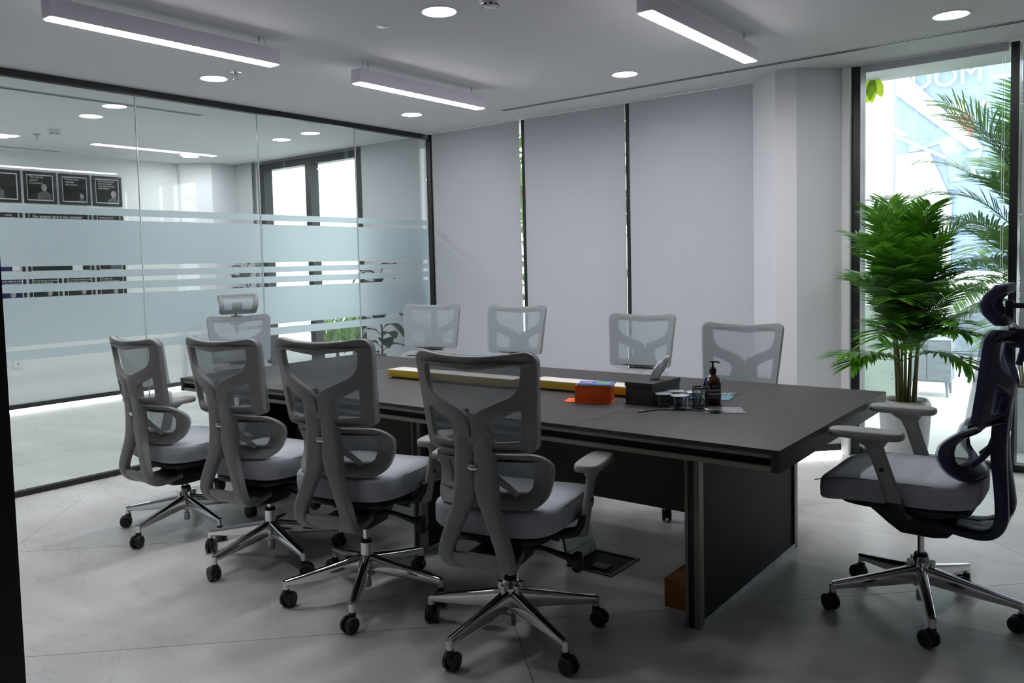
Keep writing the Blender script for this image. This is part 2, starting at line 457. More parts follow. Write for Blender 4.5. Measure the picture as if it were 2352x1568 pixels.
for y in JO[1:-1]:
    pbox('joint', 'joint', wl, XG-0.006, XG+0.006, y-0.0025, y+0.0025, 0.034, 2.645)

# ------------------------------------------------------------------ facade windows, numbered along the wall
def pane_window(name, x0, x1, label, muls=(), fr=0.035, z0=0.035, z1=ZC, y=6.10):
    w = struct(name, label=label)
    f = 0.035
    pbox('frame_side', 'black', w, x0-fr/2, x0+fr/2, y-0.04, y+0.10, 0, z1)
    pbox('frame_sill', 'black', w, x0+fr/2, x1-fr/2, y-0.02, y+0.10, 0, z0)
    pbox('glazing_bead', 'brushed', w, x0+fr/2, x1-fr/2, y+0.0, y+0.03, z0, z0+0.018)
    pbox('pane', 'winglass', w, x0+fr/2, x1-fr/2, y+0.04, y+0.052, z0, z1)
    return w
MX = [-5.545, -4.410, -3.347, -2.25, -1.570, -0.644, 0.30, 1.25]
NL = ['next to the glass partition', 'second from the glass partition', 'third from the glass partition', 'behind the faceted column',
      'with a clear view past the potted palm', 'half covered by its blind', 'at the far end of the facade']
for i, (a, c) in enumerate(zip(MX, MX[1:])):
    wide = {4: 0.054, 5: 0.046}.get(i, 0.036)
    pane_window('window_%d' % (i+1), a, c, 'full-height facade window '+NL[i], fr=wide)
pbox('frame_side', 'black', bpy.data.objects['window_7'], 1.23, 1.27, 6.06, 6.20, 0, ZC)
struct('wall_facade_end', boxm('wall_facade_end', 'wall', 1.27, XR+0.1, 6.08, 6.2, 0, ZC))

def blind(x0, x1, z0, label, chain=None, y=6.03):
    o = thing('roller_blind', label, 'blind', ((x0+x1)/2, y, 0), group=None)
    w = (x1-x0)/2
    pbox('fabric', 'blind', o, -w, w, -0.0015, 0.0015, z0+0.02, ZC-0.002)
    pbox('hem_bar', 'blind', o, -w, w, -0.005, 0.005, z0, z0+0.02)
    if chain is not None:
        bm = bmesh.new()
        for dx in (0, 0.012):
            tube(bm, [(chain+dx, -0.012, 0.35), (chain+dx, -0.012, ZC-0.03)], 0.0012, 6)
        z = 0.36
        me = finish(bm, 'bead_chain', 'brushed')
        put('bead_chain', me, o)
    return o
blind(-5.49, -4.430, 0.03, 'white roller blind drawn down beside the glass partition')
blind(-4.372, -3.352, 0.03, 'white roller blind drawn down, second from the glass partition')
blind(-3.312, -2.285, 0.03, 'white roller blind drawn down beside the faceted column')
blind(-1.535, -0.675, 2.635, 'white roller blind rolled up above the palm window', chain=0.40)
blind(-0.60, 0.27, 0.755, 'white roller blind stopped at table height over the white planter')
blind(0.33, 1.23, 0.03, 'white roller blind drawn down at the end of the facade')

# neighbouring room facade
struct('wall_neighbour_facade', boxm('wall_neighbour_facade', 'wall', -9.07, -8.38, 6.06, 6.2, 0, ZC))
wn = struct('window_8', label='black-framed sliding window of the neighbouring room')
xa, xb, xm = -8.345, -6.56, -7.425
pbox('frame_side', 'black', wn, xa, xa+0.10, 6.06, 6.18, 0, 2.66)
pbox('frame_side', 'black', wn, xb-0.07, xb, 6.06, 6.18, 0, 2.66)
pbox('frame_head', 'black', wn, xa+0.10, xb-0.07, 6.06, 6.18, 2.58, 2.66)
pbox('frame_sill', 'black', wn, xa+0.10, xb-0.07, 6.06, 6.18, 0, 0.06)
pbox('mullion', 'black', wn, xm-0.045, xm+0.045, 6.05, 6.17, 0.06, 2.58)
pbox('pane', 'winglass', wn, xa+0.10, xm-0.045, 6.12, 6.132, 0.06, 2.58)
pbox('pane', 'winglass', wn, xm+0.045, xb-0.07, 6.10, 6.112, 0.06, 2.58)
struct('wall_neighbour_lintel', boxm('wall_neighbour_lintel', 'wall', -8.38, -5.56, 6.12, 6.2, 2.66, ZC))
blind(-8.9, -8.40, 0.03, 'pale blind hanging beside the black sliding window, next to the poster wall', y=6.0)
blind(-6.53, -5.592, 0.03, 'pale blind of the neighbouring room behind the rubber plant', y=6.045)
pane_window('window_9', -6.545, -5.58, 'neighbouring room window behind its drawn blind', fr=0.03)

# ------------------------------------------------------------------ chairs
def ysurf(x, z):
    return -0.165-0.07*(z-0.78)/0.35-0.045*(1-min(1.0, (x/0.23)**2))
def yframe(x, z):
    t = min(1, max(0, (1.12-z)/0.20))
    return -0.165-0.07*(z-0.78)/0.35-(0.047+0.040*t)*(1-min(1.0, (x/0.23)**2))
def ylum(x, z):
    t = min(1, max(0, (z-0.57)/0.2))
    return -0.165+0.085*math.sin(PI*(0.1+0.8*t))**1.2-0.065*(1-min(1.0, (x/0.235)**2))
def yhead(x, z):
    t = (z-1.21)/0.075
    return -0.205-0.075*abs(t)**2.2-0.012*(1-min(1, (x/0.14)**2))

def rrect(hb, ht, z0, z1, rb, rtp, dip=0.0, n=9, step=0.02):
    cs = [(hb-rb, z0+rb, rb, -PI/2), (ht-rtp, z1-rtp, rtp, 0), (-(ht-rtp), z1-rtp, rtp, PI/2), (-(hb-rb), z0+rb, rb, PI)]
    pts = []
    for cx, cz, r, a0 in cs:
        for i in range(n):
            a = a0+PI/2*i/(n-1); pts.append((cx+r*math.cos(a), cz+r*math.sin(a)))
    out = []
    for a, b in zip(pts, pts[1:]+pts[:1]):
        d = math.hypot(b[0]-a[0], b[1]-a[1]); k = max(1, int(d/step))
        for i in range(k): out.append((a[0]+(b[0]-a[0])*i/k, a[1]+(b[1]-a[1])*i/k))
    return [(x, z-dip*max(0, (z-z0)/(z1-z0))**3*(1-min(1, (x/ht)**2))) for x, z in out]

def ring_mesh(name, m, pts, ys, hw, ht, yo):
    bm = bmesh.new(); secs = []; n = len(pts)
    for i in range(n):
        a, b = pts[i-1], pts[(i+1) % n]; x, z = pts[i]
        t = Vector((b[0]-a[0], ys(*b)-ys(*a), b[1]-a[1])).normalized()
        v = Vector((0, 1, 0)); u = t.cross(v).normalized(); v = u.cross(t).normalized()
        secs.append((Vector((x, ys(x, z)+yo, z)), u, v, hw, ht))
    loft(bm, secs, 12, 0.55, closed=True)
    return finish(bm, name, m, True, 60)

def panel_mesh(name, m, pts, ys, yo, th=0.004, rings=7):
    bm = bmesh.new(); cx = sum(p[0] for p in pts)/len(pts); cz = sum(p[1] for p in pts)/len(pts)
    sides = []
    for s in (0, 1):
        rows = [[bm.verts.new((cx, ys(cx, cz)+yo-s*th, cz))]]
        for k in range(1, rings+1):
            f = k/rings
            rows.append([bm.verts.new((cx+(x-cx)*f, ys(cx+(x-cx)*f, cz+(z-cz)*f)+yo-s*th, cz+(z-cz)*f)) for x, z in pts])
        n = len(pts)
        for i in range(n):
            j = (i+1) % n
            bm.faces.new((rows[0][0], rows[1][i], rows[1][j]))
            for A, B in zip(rows[1:], rows[2:]): bm.faces.new((A[i], B[i], B[j], A[j]))
        sides.append(rows[-1])
    n = len(pts)
    for i in range(n):
        j = (i+1) % n; bm.faces.new((sides[0][i], sides[1][i], sides[1][j], sides[0][j]))
    return finish(bm, name, m, True, 60)

def inset(pts, d):
    cx = sum(p[0] for p in pts)/len(pts); cz = sum(p[1] for p in pts)/len(pts); out = []
    n = len(pts)
    for i in range(n):
        a, b = pts[i-1], pts[(i+1) % n]; tx, tz = b[0]-a[0], b[1]-a[1]; l = math.hypot(tx, tz) or 1
        out.append((pts[i][0]-tz/l*d, pts[i][1]+tx/l*d))
    return out

def fillet(pts, n=6):
    out = []; m = len(pts)
    for i in range(m):
        ax, az = pts[i-1][:2]; px, pz, r = pts[i]; bx, bz = pts[(i+1) % m][:2]
        P, A, B = Vector((px, pz)), Vector((ax, az)), Vector((bx, bz))
        da, db = (A-P), (B-P); k = min(r, da.length*0.48, db.length*0.48)
        if k < 1e-4: out.append((px, pz)); continue
        s_, e_ = P+da.normalized()*k, P+db.normalized()*k
        for j in range(n+1):
            t = j/n; q = s_*(1-t)**2+P*2*t*(1-t)+e_*t*t; out.append((q.x, q.y))
    dense = []
    for a, b in zip(out, out[1:]+out[:1]):
        d = math.hypot(b[0]-a[0], b[1]-a[1]); k = max(1, int(d/0.015))
        for i in range(k): dense.append((a[0]+(b[0]-a[0])*i/k, a[1]+(b[1]-a[1])*i/k))
    return dense

def plate_mesh(name, m, outer, holes, ys, ext, bev, yo):
    cu = bpy.data.curves.new(name, 'CURVE'); cu.dimensions = '2D'; cu.fill_mode = 'BOTH'
    cu.extrude = ext; cu.bevel_depth = bev; cu.bevel_resolution = 2
    for ps in [outer]+holes:
        sp = cu.splines.new('POLY'); sp.points.add(len(ps)-1); sp.use_cyclic_u = True
        for p, q in zip(sp.points, ps): p.co = (q[0], q[1], 0, 1)
    o = bpy.data.objects.new(name, cu); C.objects.link(o)
    me = bpy.data.meshes.new_from_object(o.evaluated_get(bpy.context.evaluated_depsgraph_get()))
    bpy.data.objects.remove(o); bpy.data.curves.remove(cu)
    bm = bmesh.new(); bm.from_mesh(me); bpy.data.meshes.remove(me)
    bmesh.ops.remove_doubles(bm, verts=bm.verts, dist=0.0002)
    bmesh.ops.triangulate(bm, faces=[f for f in bm.faces if len(f.verts) > 4])
    bmesh.ops.subdivide_edges(bm, edges=[e for e in bm.edges if e.calc_length() > 0.05], cuts=1)
    for v in bm.verts:
        x, z, t = v.co; v.co = Vector((x, ys(x, z)+yo-t, z))
    bm.faces.ensure_lookup_table()
    return finish(bm, name, m, True, 50)

def sym(pts): return pts+[(-x, z, r) for x, z, r in reversed(pts)]

def spine_mesh(m):
    Y = Vector((0, -1, 0)); D = Vector((0, -0.7, -0.7)).normalized(); Z = Vector((0, 0, -1))
    P = [(0.044, -0.268, 0.930, 0.024, 0.010, 0, -1, 0), (0.042, -0.272, 0.90, 0.027, 0.020, 0, -1, 0), (0.038, -0.272, 0.85, 0.029, 0.026, 0, -1, 0), (0.036, -0.266, 0.79, 0.036, 0.026, 0, -1, 0),
         (0.037, -0.262, 0.72, 0.039, 0.026, 0, -1, 0), (0.040, -0.262, 0.655, 0.042, 0.026, 0, -1, 0), (0.058, -0.268, 0.585, 0.032, 0.024, 0, -1, 0), (0.092, -0.278, 0.50, 0.029, 0.022, 0, -1, 0),
         (0.112, -0.279, 0.435, 0.028, 0.022, 0, -0.95, -0.3), (0.102, -0.254, 0.388, 0.032, 0.020, 0, -0.6, -0.8), (0.074, -0.19, 0.368, 0.042, 0.018, 0, -0.1, -1),
         (0.045, -0.08, 0.375, 0.047, 0.018, 0, 0.05, -1)]
    Q = catmull(P, 5); bm = bmesh.new()
    for s in (1, -1):
        secs = []
        for i, q in enumerate(Q):
            a, b = Q[max(i-1, 0)], Q[min(i+1, len(Q)-1)]
            t = Vector((s*(b[0]-a[0]), b[1]-a[1], b[2]-a[2])).normalized()
            N = Vector((0, q[6], q[7])).normalized()
            u = t.cross(N).normalized(); v = u.cross(t).normalized()
            secs.append((Vector((s*q[0], q[1], q[2])), u, v, q[3], q[4]))
        loft(bm, secs, 16, 0.5)
    plate = []
    for y, z, ny, nz, w in ((-0.284, 0.432, -1, 0, 0.085), (-0.278, 0.405, -0.9, -0.4, 0.09), (-0.25, 0.382, -0.5, -0.85, 0.085), (-0.19, 0.370, -0.1, -1, 0.07), (-0.08, 0.377, 0, -1, 0.055)):
        N = Vector((0, ny, nz)).normalized(); plate.append((Vector((0, y, z)), Vector((1, 0, 0)), N, w, 0.013))
    loft(bm, plate, 12, 0.45)
    return finish(bm, 'spine', m, True, 60)

CH = {}
OUT_BACK = rrect(0.208, 0.230, 0.782, 1.138, 0.03, 0.048, 0.022)
HOLE_UP = fillet(sym([(0.007, 0.838, 0.0), (0.013, 0.905, 0.0), (0.038, 0.930, 0.025), (0.176, 0.988, 0.05), (0.188, 1.094, 0.03), (0.0, 1.074, 0.0)]))
HOLE_LO = fillet([(0.072, 0.814, 0.018), (0.172, 0.818, 0.022), (0.182, 0.950, 0.035), (0.060, 0.890, 0.022)])
HOLE_LO2 = [(-x, z) for x, z in reversed(HOLE_LO)]
OUT_LUM = rrect(0.215, 0.225, 0.575, 0.768, 0.055, 0.06, 0.0)
HOLE_LUM = rrect(0.165, 0.172, 0.622, 0.738, 0.03, 0.035, 0.0)
OUT_HEAD = rrect(0.135, 0.145, 1.137, 1.285, 0.025, 0.025, 0.0)
for key, pm in (('g', 'plastic'), ('n', 'navy')):  # second frame set carries the painted blue cast
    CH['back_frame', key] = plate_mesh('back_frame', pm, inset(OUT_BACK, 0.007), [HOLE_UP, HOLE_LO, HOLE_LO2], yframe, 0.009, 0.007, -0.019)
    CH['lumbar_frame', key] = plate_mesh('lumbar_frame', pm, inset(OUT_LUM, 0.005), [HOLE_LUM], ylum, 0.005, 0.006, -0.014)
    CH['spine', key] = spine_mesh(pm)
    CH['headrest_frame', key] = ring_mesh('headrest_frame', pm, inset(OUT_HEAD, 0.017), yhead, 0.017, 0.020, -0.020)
    bm = bmesh.new()
    for s in (1, -1):
        tube(bm, [(s*0.03, -0.25, 0.715), (s*0.065, -0.240, 0.69), (s*0.10, -0.215, 0.655), (s*0.115, -0.185, 0.625)], [0.018, 0.014, 0.012, 0.011], 8)
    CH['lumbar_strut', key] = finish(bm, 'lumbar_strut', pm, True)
    bm = bmesh.new()
    box(bm, -0.04, 0.04, -0.345, -0.285, 1.055, 1.125, 0.012)
    tube(bm, [(0, -0.33, 1.10), (0, -0.352, 1.155), (0, -0.362, 1.19), (0, -0.33, 1.205), (0, -0.29, 1.205)], 0.010, 8)
    box(bm, -0.035, 0.035, -0.30, -0.272, 1.15, 1.225, 0.012)
    tube(bm, [(0, -0.33, 1.06), (0, -0.315, 0.99)], 0.012, 8)
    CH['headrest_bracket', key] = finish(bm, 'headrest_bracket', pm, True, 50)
CH['back_mesh'] = panel_mesh('back_mesh', 'mesh', OUT_BACK, ysurf, 0.003)
CH['lumbar_mesh'] = panel_mesh('lumbar_mesh', 'mesh', OUT_LUM, ylum, 0.003)
CH['headrest_mesh'] = panel_mesh('headrest_mesh', 'mesh', OUT_HEAD, yhead, 0.003)
bm = bmesh.new()
def seat_fn(p):
    t = p.y/0.27
    p = p.copy(); p.z += 0.012*(p.x/0.25)**2-0.030*max(0, t)**3+0.008*max(0, -t)**2
    if p.z > 0: p.z += 0.006*(1-(p.x/0.25)**2)
    p.x *= 1-0.10*max(0, -t)**2
    return p
superell(bm, (0, 0.06, 0.508), 0.252, 0.275, 0.056, 0.36, 0.34, 56, 22, seat_fn)
CH['seat'] = finish(bm, 'seat', 'seat', True, 80)
for s in (1, -1):
    bm = bmesh.new(); pts = []
    for k in range(24):
        y = -0.20+0.47*k/23; t = y/0.275
        zz = 0.038-0.030*max(0, t)**3+0.012; x = 0.2455*(1-0.10*max(0, -t)**2)
        if k < 3: zz -= (3-k)*0.018
        pts.append((s*x*(1 if k > 2 else 0.99), 0.06+y, 0.508+zz))
    tube(bm, pts, 0.0018, 6)
    CH['piping', s] = finish(bm, 'piping', 'piping', True)
bm = bmesh.new(); superell(bm, (0, 0.04, 0.452), 0.20, 0.23, 0.022, 0.5, 0.4, 40, 12)
CH['seat_pan'] = finish(bm, 'seat_pan', 'blackp', True, 60)
bm = bmesh.new()
secs = [(Vector((0, y, z)), Vector((1, 0, 0)), Vector((0, 0, 1)), a, b) for y, z, a, b in
        ((-0.13, 0.375, 0.060, 0.022), (-0.10, 0.365, 0.07, 0.045), (-0.05, 0.36, 0.075, 0.048), (0.06, 0.362, 0.075, 0.048), (0.11, 0.385, 0.07, 0.038), (0.17, 0.415, 0.06, 0.022))]
loft(bm, secs, 16, 0.45); box(bm, -0.09, 0.09, -0.1, 0.16, 0.40, 0.436, 0.008)
CH['mechanism'] = finish(bm, 'mechanism', 'blackp', True, 45)
bm = bmesh.new()
tube(bm, [(0.06, 0.02, 0.372), (0.13, 0.03, 0.365), (0.2, 0.04, 0.345), (0.235, 0.045, 0.335)], [0.010, 0.009, 0.012, 0.016], 8)
superell(bm, (0.25, 0.048, 0.325), 0.022, 0.03, 0.038, 0.8, 0.8, 18, 12)
tube(bm, [(0.05, 0.09, 0.40), (0.12, 0.10, 0.385), (0.16, 0.10, 0.385)], [0.008, 0.008, 0.012], 8)
CH['lever'] = finish(bm, 'lever', 'blackp', True, 60)
for s, tag_ in ((1, 'R'), (-1, 'L')):
    bm = bmesh.new()
    secs = [(Vector((s*x, y, z)), Vector((0, 1, 0)), Vector((s*nz, 0, nx)).normalized(), a, b) for x, y, z, nx, nz, a, b in
            ((0.12, 0.03, 0.425, 1, 0, 0.04, 0.012), (0.20, 0.03, 0.43, 1, 0, 0.04, 0.014), (0.255, 0.03, 0.445, 1, -0.5, 0.036, 0.016), (0.276, 0.034, 0.475, 0.3, -1, 0.032, 0.014), (0.281, 0.038, 0.51, 0, -1, 0.029, 0.012))]
    loft(bm, secs, 12, 0.6); CH['arm_bracket', tag_] = finish(bm, 'arm_bracket', 'blackp', True, 60)
    bm = bmesh.new()
    secs = [(Vector((s*x, y, z)), Vector((0, 1, 0)), Vector((1, 0, 0)), a, b) for x, y, z, a, b in
            ((0.280, 0.036, 0.495, 0.030, 0.0135), (0.284, 0.055, 0.56, 0.029, 0.0135), (0.289, 0.088, 0.66, 0.029, 0.0135), (0.292, 0.102, 0.695, 0.033, 0.016), (0.293, 0.112, 0.716, 0.055, 0.026), (0.293, 0.116, 0.728, 0.07, 0.032))]
    loft(bm, secs, 14, 0.6); CH['arm_post', tag_] = finish(bm, 'arm_post', 'armgrey', True, 60)
    bm = bmesh.new()
    superell(bm, (s*0.295, 0.13, 0.742), 0.050, 0.130, 0.017, 0.4, 0.5, 36, 10)
    CH['arm_pad', tag_] = finish(bm, 'arm_pad', 'armgrey', True, 80)
    bm = bmesh.new(); cyl(bm, (s*0.299, 0.075, 0.615), 0.008, 0.008, -0.006, 0.006, 14, 'x')
    CH['arm_button', tag_] = finish(bm, 'arm_button', 'blackp', True)
bm = bmesh.new()
lathe(bm, [(0, 0.105), (0.030, 0.105), (0.034, 0.12), (0.034, 0.175), (0.030, 0.215), (0.026, 0.222), (0, 0.222)], 30)
for k in range(5):
    a = 2*PI*k/5; d = Vector((math.cos(a), math.sin(a), 0)); t = Vector((-math.sin(a), math.cos(a), 0))
    loft(bm, [(d*0.036+Vector((0, 0, z)), d, t, 0.016, 0.010) for z in (0.12, 0.15, 0.19, 0.208)], 10, 0.7)
CH['hub', 'A'] = finish(bm, 'hub', 'chrome', True, 40)
bm = bmesh.new()
lathe(bm, [(0, 0.10), (0.036, 0.10), (0.04, 0.12), (0.042, 0.165), (0.032, 0.178), (0.0265, 0.18), (0.0265, 0.238), (0, 0.238)], 30)
CH['hub', 'B'] = finish(bm, 'hub', 'chrome', True, 40)
bm = bmesh.new()
secs = []
for k in range(9):
    f = k/8; r = 0.028+0.312*f
    secs.append((Vector((r, 0, 0.150-0.047*f**0.9)), Vector((0, 1, 0)), Vector((0, 0, 1)), 0.021-0.007*f, 0.036-0.022*f))
loft(bm, secs, 12, 0.45)
cyl(bm, (0.338, 0, 0), 0.0125, 0.0125, 0.076, 0.112, 16)
CH['base_leg'] = finish(bm, 'base_leg', 'chrome', True, 45)
bm = bmesh.new()
cyl(bm, (0.014, 0, 0.033), 0.024, 0.024, -0.008, 0.008, 18, 'y')
box(bm, -0.014, 0.018, -0.007, 0.007, 0.035, 0.068, 0.004); cyl(bm, (0, 0, 0), 0.014, 0.014, 0.058, 0.077, 14)
CH['caster'] = finish(bm, 'caster', 'blackp', True, 45)
for s in (1, -1):
    bm = bmesh.new()
    pr = [(0.0, 0.0), (0.026, 0.001), (0.030, 0.003), (0.032, 0.007), (0.032, 0.016), (0.0, 0.017)]
    n = 26; rows = []
    for r, w in pr:
        rows.append([bm.verts.new((r*math.cos(2*PI*i/n), s*(0.025-w), r*math.sin(2*PI*i/n))) for i in range(n)] if r else [bm.verts.new((0, s*(0.025-w), 0))])
    for A, B in zip(rows, rows[1:]):
        for i in range(n):
            j = (i+1) % n
            if len(A) == 1: bm.faces.new((A[0], B[i], B[j]))
            elif len(B) == 1: bm.faces.new((A[i], A[j], B[0]))
            else: bm.faces.new((A[i], A[j], B[j], B[i]))
    CH['wheel', s] = finish(bm, 'wheel', 'blackp', True, 40)
for s in (1, -1):
    bm = bmesh.new(); n = 26; rows = [[bm.verts.new((r*math.cos(2*PI*i/n), s*y, r*math.sin(2*PI*i/n))) for i in range(n)] for r, y in ((0.0265, 0.0246), (0.0305, 0.0226), (0.0300, 0.0210))]
    for A, B in zip(rows, rows[1:]):
        for i in range(n): bm.faces.new((A[i], A[(i+1) % n], B[(i+1) % n], B[i]))
    CH['wheel_rim', s] = finish(bm, 'wheel_rim', 'rim', True, 60)
bm = bmesh.new(); superell(bm, (0, 0, 0), 0.019, 0.003, 0.010, 0.9, 0.9, 20, 8)
CH['badge'] = finish(bm, 'badge', 'chrome', True, 60)

def chair(x, y, rz, lift, label, group, star=0.0, hub='A', key='g', head=False, arm_drop=0.0, sw=None):
    o = thing('office_chair', label, 'chair', (x, y, 0), rz, group)
    h = put('hub', CH['hub', hub], o, rot=(0, 0, star-rz))
    rnd = random.Random(int(abs(x*1000+y*77)))
    for k in range(5):
        a = star-rz+2*PI*k/5
        lg = put('base_leg', CH['base_leg'], o, rot=(0, 0, a))
        ca = put('caster', CH['caster'], o, (0.338*math.cos(a), 0.338*math.sin(a), 0), (0, 0, rnd.uniform(0, 2*PI) if sw is None else sw[k]-rz))
        for s in (1, -1):
            put('wheel', CH['wheel', s], ca, (0.014, 0, 0.0325)); put('wheel_rim', CH['wheel_rim', s], ca, (0.014, 0, 0.0325))
    bm = bmesh.new()
    ht = 0.222 if hub == 'A' else 0.238
    cyl(bm, (0, 0, 0), 0.0125, 0.0125, ht, 0.335+lift, 20)
    
    bm2 = bmesh.new(); lathe(bm2, [(0, 0.045), (0.016, 0.045), (0.017, 0.05), (0.016, 0.085), (0.010, 0.088), (0.010, 0.107), (0, 0.107)], 20)
    put('lift_pin', finish(bm2, 'lift_pin', 'brushed', True, 40), o)
    put('gas_lift', finish(bm, 'gas_lift', 'chrome', True, 40), o)
    bm = bmesh.new(); lathe(bm, [(0, ht-0.004), (0.024, ht-0.004), (0.026, ht+0.004), (0.022, ht+0.012), (0, ht+0.012)], 24)
    put('lift_collar', finish(bm, 'lift_collar', 'blackp', True, 40), o)
    L = (0, 0, lift)
    put('mechanism', CH['mechanism'], o, L)
    put('lever', CH['lever'], o, L)
    put('seat_pan', CH['seat_pan'], o, L)
    s = put('seat', CH['seat'], o, L); put('piping', CH['piping', 1], s); put('piping', CH['piping', -1], s)
    sp = put('spine', CH['spine', key], o, L); put('badge', CH['badge'], sp, (0, -0.290, 0.735))
    bf = put('back_frame', CH['back_frame', key], o, L); put('back_mesh', CH['back_mesh'], bf)
    lf = put('lumbar_frame', CH['lumbar_frame', key], o, L); put('lumbar_mesh', CH['lumbar_mesh'], lf); put('lumbar_strut', CH['lumbar_strut', key], lf)
    for t in ('L', 'R'):
        ab = put('armrest', CH['arm_bracket', t], o, L)
        put('arm_post', CH['arm_post', t], ab, (0, 0, -arm_drop)); put('arm_pad', CH['arm_pad', t], ab, (0, 0, -arm_drop)); put('arm_button', CH['arm_button', t], ab, (0, 0, -arm_drop))
    if head:
        hr = put('headrest', CH['headrest_frame', key], o, L); put('headrest_mesh', CH['headrest_mesh'], hr)
        put('headrest_bracket', CH['headrest_bracket', key], o, L)
    return o
D = math.radians
GN, GF = 'grey mesh chairs along the side with the floor socket', 'grey mesh chairs along the window side of the table'
chair(-4.087, 2.407, D(1), -0.06, 'grey mesh office chair lowered on its column, closest to the glass partition, doorway side', GN, D(-75), 'A', arm_drop=0.03)
chair(-3.301, 2.383, D(8), -0.03, 'grey mesh office chair with plain chrome column, second from the glass partition, doorway side', GN, D(-84), 'B', arm_drop=0.05)
chair(-2.565, 2.330, D(13), 0.0, 'grey mesh office chair raised high on its column, third from the glass partition, doorway side', GN, D(-53), 'B', arm_drop=0.065)
chair(-1.838, 2.385, D(13), -0.022, 'grey mesh office chair in front of the open floor socket, doorway side of the table', GN, D(-92), 'A', arm_drop=0.06)
chair(-4.25, 4.50, D(180+25), -0.026, 'grey mesh office chair on the window side, beside the glass partition and rubber plant', GF, D(20), arm_drop=0.075)
chair(-3.47, 4.47, D(180+11), -0.025, 'grey mesh office chair on the window side, in front of the second roller blind', GF, D(33), arm_drop=0.06)
chair(-2.55, 4.57, D(180+5), -0.075, 'grey mesh office chair on the window side, behind the tissue box', GF, D(50), arm_drop=0.04)
chair(-1.75, 4.22, D(180+2), -0.09, 'grey mesh office chair on the window side, behind the amber pump bottle', GF, D(-137), arm_drop=0.03)
chair(-5.02, 3.49, D(-112), -0.06, 'grey mesh office chair with a headrest at the glass partition end of the table', None, D(10), head=True)
chair(-0.662, 3.495, D(90), 0.0, 'grey office chair with headrest, dark blue cast painted into its back, palm end of table', None, D(-73), 'A', 'n', True, sw=[D(150), D(170), D(200), D(160), D(140)])

# ------------------------------------------------------------------ table
X0, X1, Y0, Y1, ZT = -4.54, -0.928, 2.672, 4.105, 0.763
tb = thing('conference_table', 'long dark wood conference table with olive metal trim', 'table', (0, 0, 0))
XS = (-3.735, -1.735)
pbox('tabletop', 'woody', tb, XS[1]+0.0008, X1, Y0, Y1, ZT-0.016, ZT, 0.0015)
pbox('tabletop', 'woodx', tb, XS[0]+0.0008, XS[1]-0.0008, Y0, Y1, ZT-0.016, ZT, 0.0015)
pbox('tabletop', 'woody', tb, X0, XS[0]-0.0008, Y0, Y1, ZT-0.016, ZT, 0.0015)
for ya, yb in ((Y0+0.004, Y0+0.03), (Y1-0.03, Y1-0.004)):
    pbox('upper_trim', 'olive', tb, X0+0.03, X1-0.03, ya, yb, 0.733, ZT-0.0165)
    pbox('lower_trim', 'olive', tb, X0+0.03, X1-0.03, ya, yb, 0.688, 0.704)
pbox('recessed_apron', 'darkpanel', tb, X0+0.03, X1-0.03, Y0+0.024, Y0+0.05, 0.700, 0.736)
pbox('recessed_apron', 'darkpanel', tb, X0+0.03, X1-0.03, Y1-0.05, Y1-0.024, 0.700, 0.736)
for xa_, xb_ in ((X0+0.001, X0+0.029), (X1-0.029, X1-0.001)):
    pbox('end_board', 'woody', tb, xa_, xb_, Y0+0.001, Y1-0.001, 0.686, ZT-0.0165, 0.001)
def table_leg(xc):
    l = pbox('leg', 'darkpanel', tb, xc-0.018, xc+0.018, 2.87, 3.905, 0.03, 0.70)
    for ya, yb in ((2.83, 2.87), (3.905, 3.945)):
        pbox('edge_strip', 'olive', l, xc-0.029, xc-0.0165, ya, yb, 0, 0.70)
        pbox('edge_strip', 'blackp', l, xc-0.0165, xc+0.0080, ya+0.004, yb-0.004, 0, 0.70)
        pbox('edge_strip', 'olive', l, xc+0.0080, xc+0.029, ya, yb, 0, 0.70)
    pbox('bottom_rail', 'filmed', l, xc-0.029, xc+0.029, 2.87, 3.905, 0, 0.030)
MT['filmed'] = mat('filmed_steel', (0.30, 0.32, 0.33, 1), 0.22, 0.9, var=0.25, scale=14, bump=0.6, bscale=60)
for xc in (-1.313, -2.74, -4.152): table_leg(xc)
pbox('modesty_board', 'modesty', tb, -2.70, -1.345, 3.19, 3.21, 0.325, 0.70)
pbox('modesty_board', 'modesty', tb, -4.12, -2.78, 3.19, 3.21, 0.325, 0.70)

# ------------------------------------------------------------------ lamps
def bar_lamp(x, y0, y1, label, ends):
    o = thing('linear_pendant_lamp', label, 'lamp', (x, (y0+y1)/2, 2.545), group='linear bar lamps hung from the ceiling')
    h = (y1-y0)/2
    bm = bmesh.new(); box(bm, -0.04, 0.04, -h, h, 0.004, 0.088, 0.002)
    put('body', finish(bm, 'body', 'lampbody', True, 40), o)
    pbox('diffuser', 'barlens', o, -0.036, 0.036, -h+0.012, h-0.012, -0.001, 0.0035)
    for s in (-1, 1):
        bm = bmesh.new(); cyl(bm, (0, s*(h-0.11), 0), 0.0018, 0.0018, 0.088, 0.13, 8); cyl(bm, (0, s*(h-0.11), 0), 0.006, 0.006, 0.12, 0.145, 12); cyl(bm, (0, s*(h-0.11), 0), 0.005, 0.005, 0.088, 0.1, 12)
        put('hanger', finish(bm, 'hanger', 'brushed', True, 40), o)
        bm = bmesh.new()
        for dx in (-0.02, 0.02): cyl(bm, (dx, s*h, 0.03), 0.003, 0.003, -0.001, 0.001, 10, 'y')
        put('end_screw', finish(bm, 'end_screw', 'brushed'), o)
    bm = bmesh.new(); tube(bm, [(0.0, ends*(h-0.055), 0.088), (0.004, ends*(h-0.06), 0.105), (-0.004, ends*(h-0.07), 0.125), (0, ends*(h-0.075), 0.145)], 0.002, 6)
    put('power_cable', finish(bm, 'power_cable', 'white', True), o)
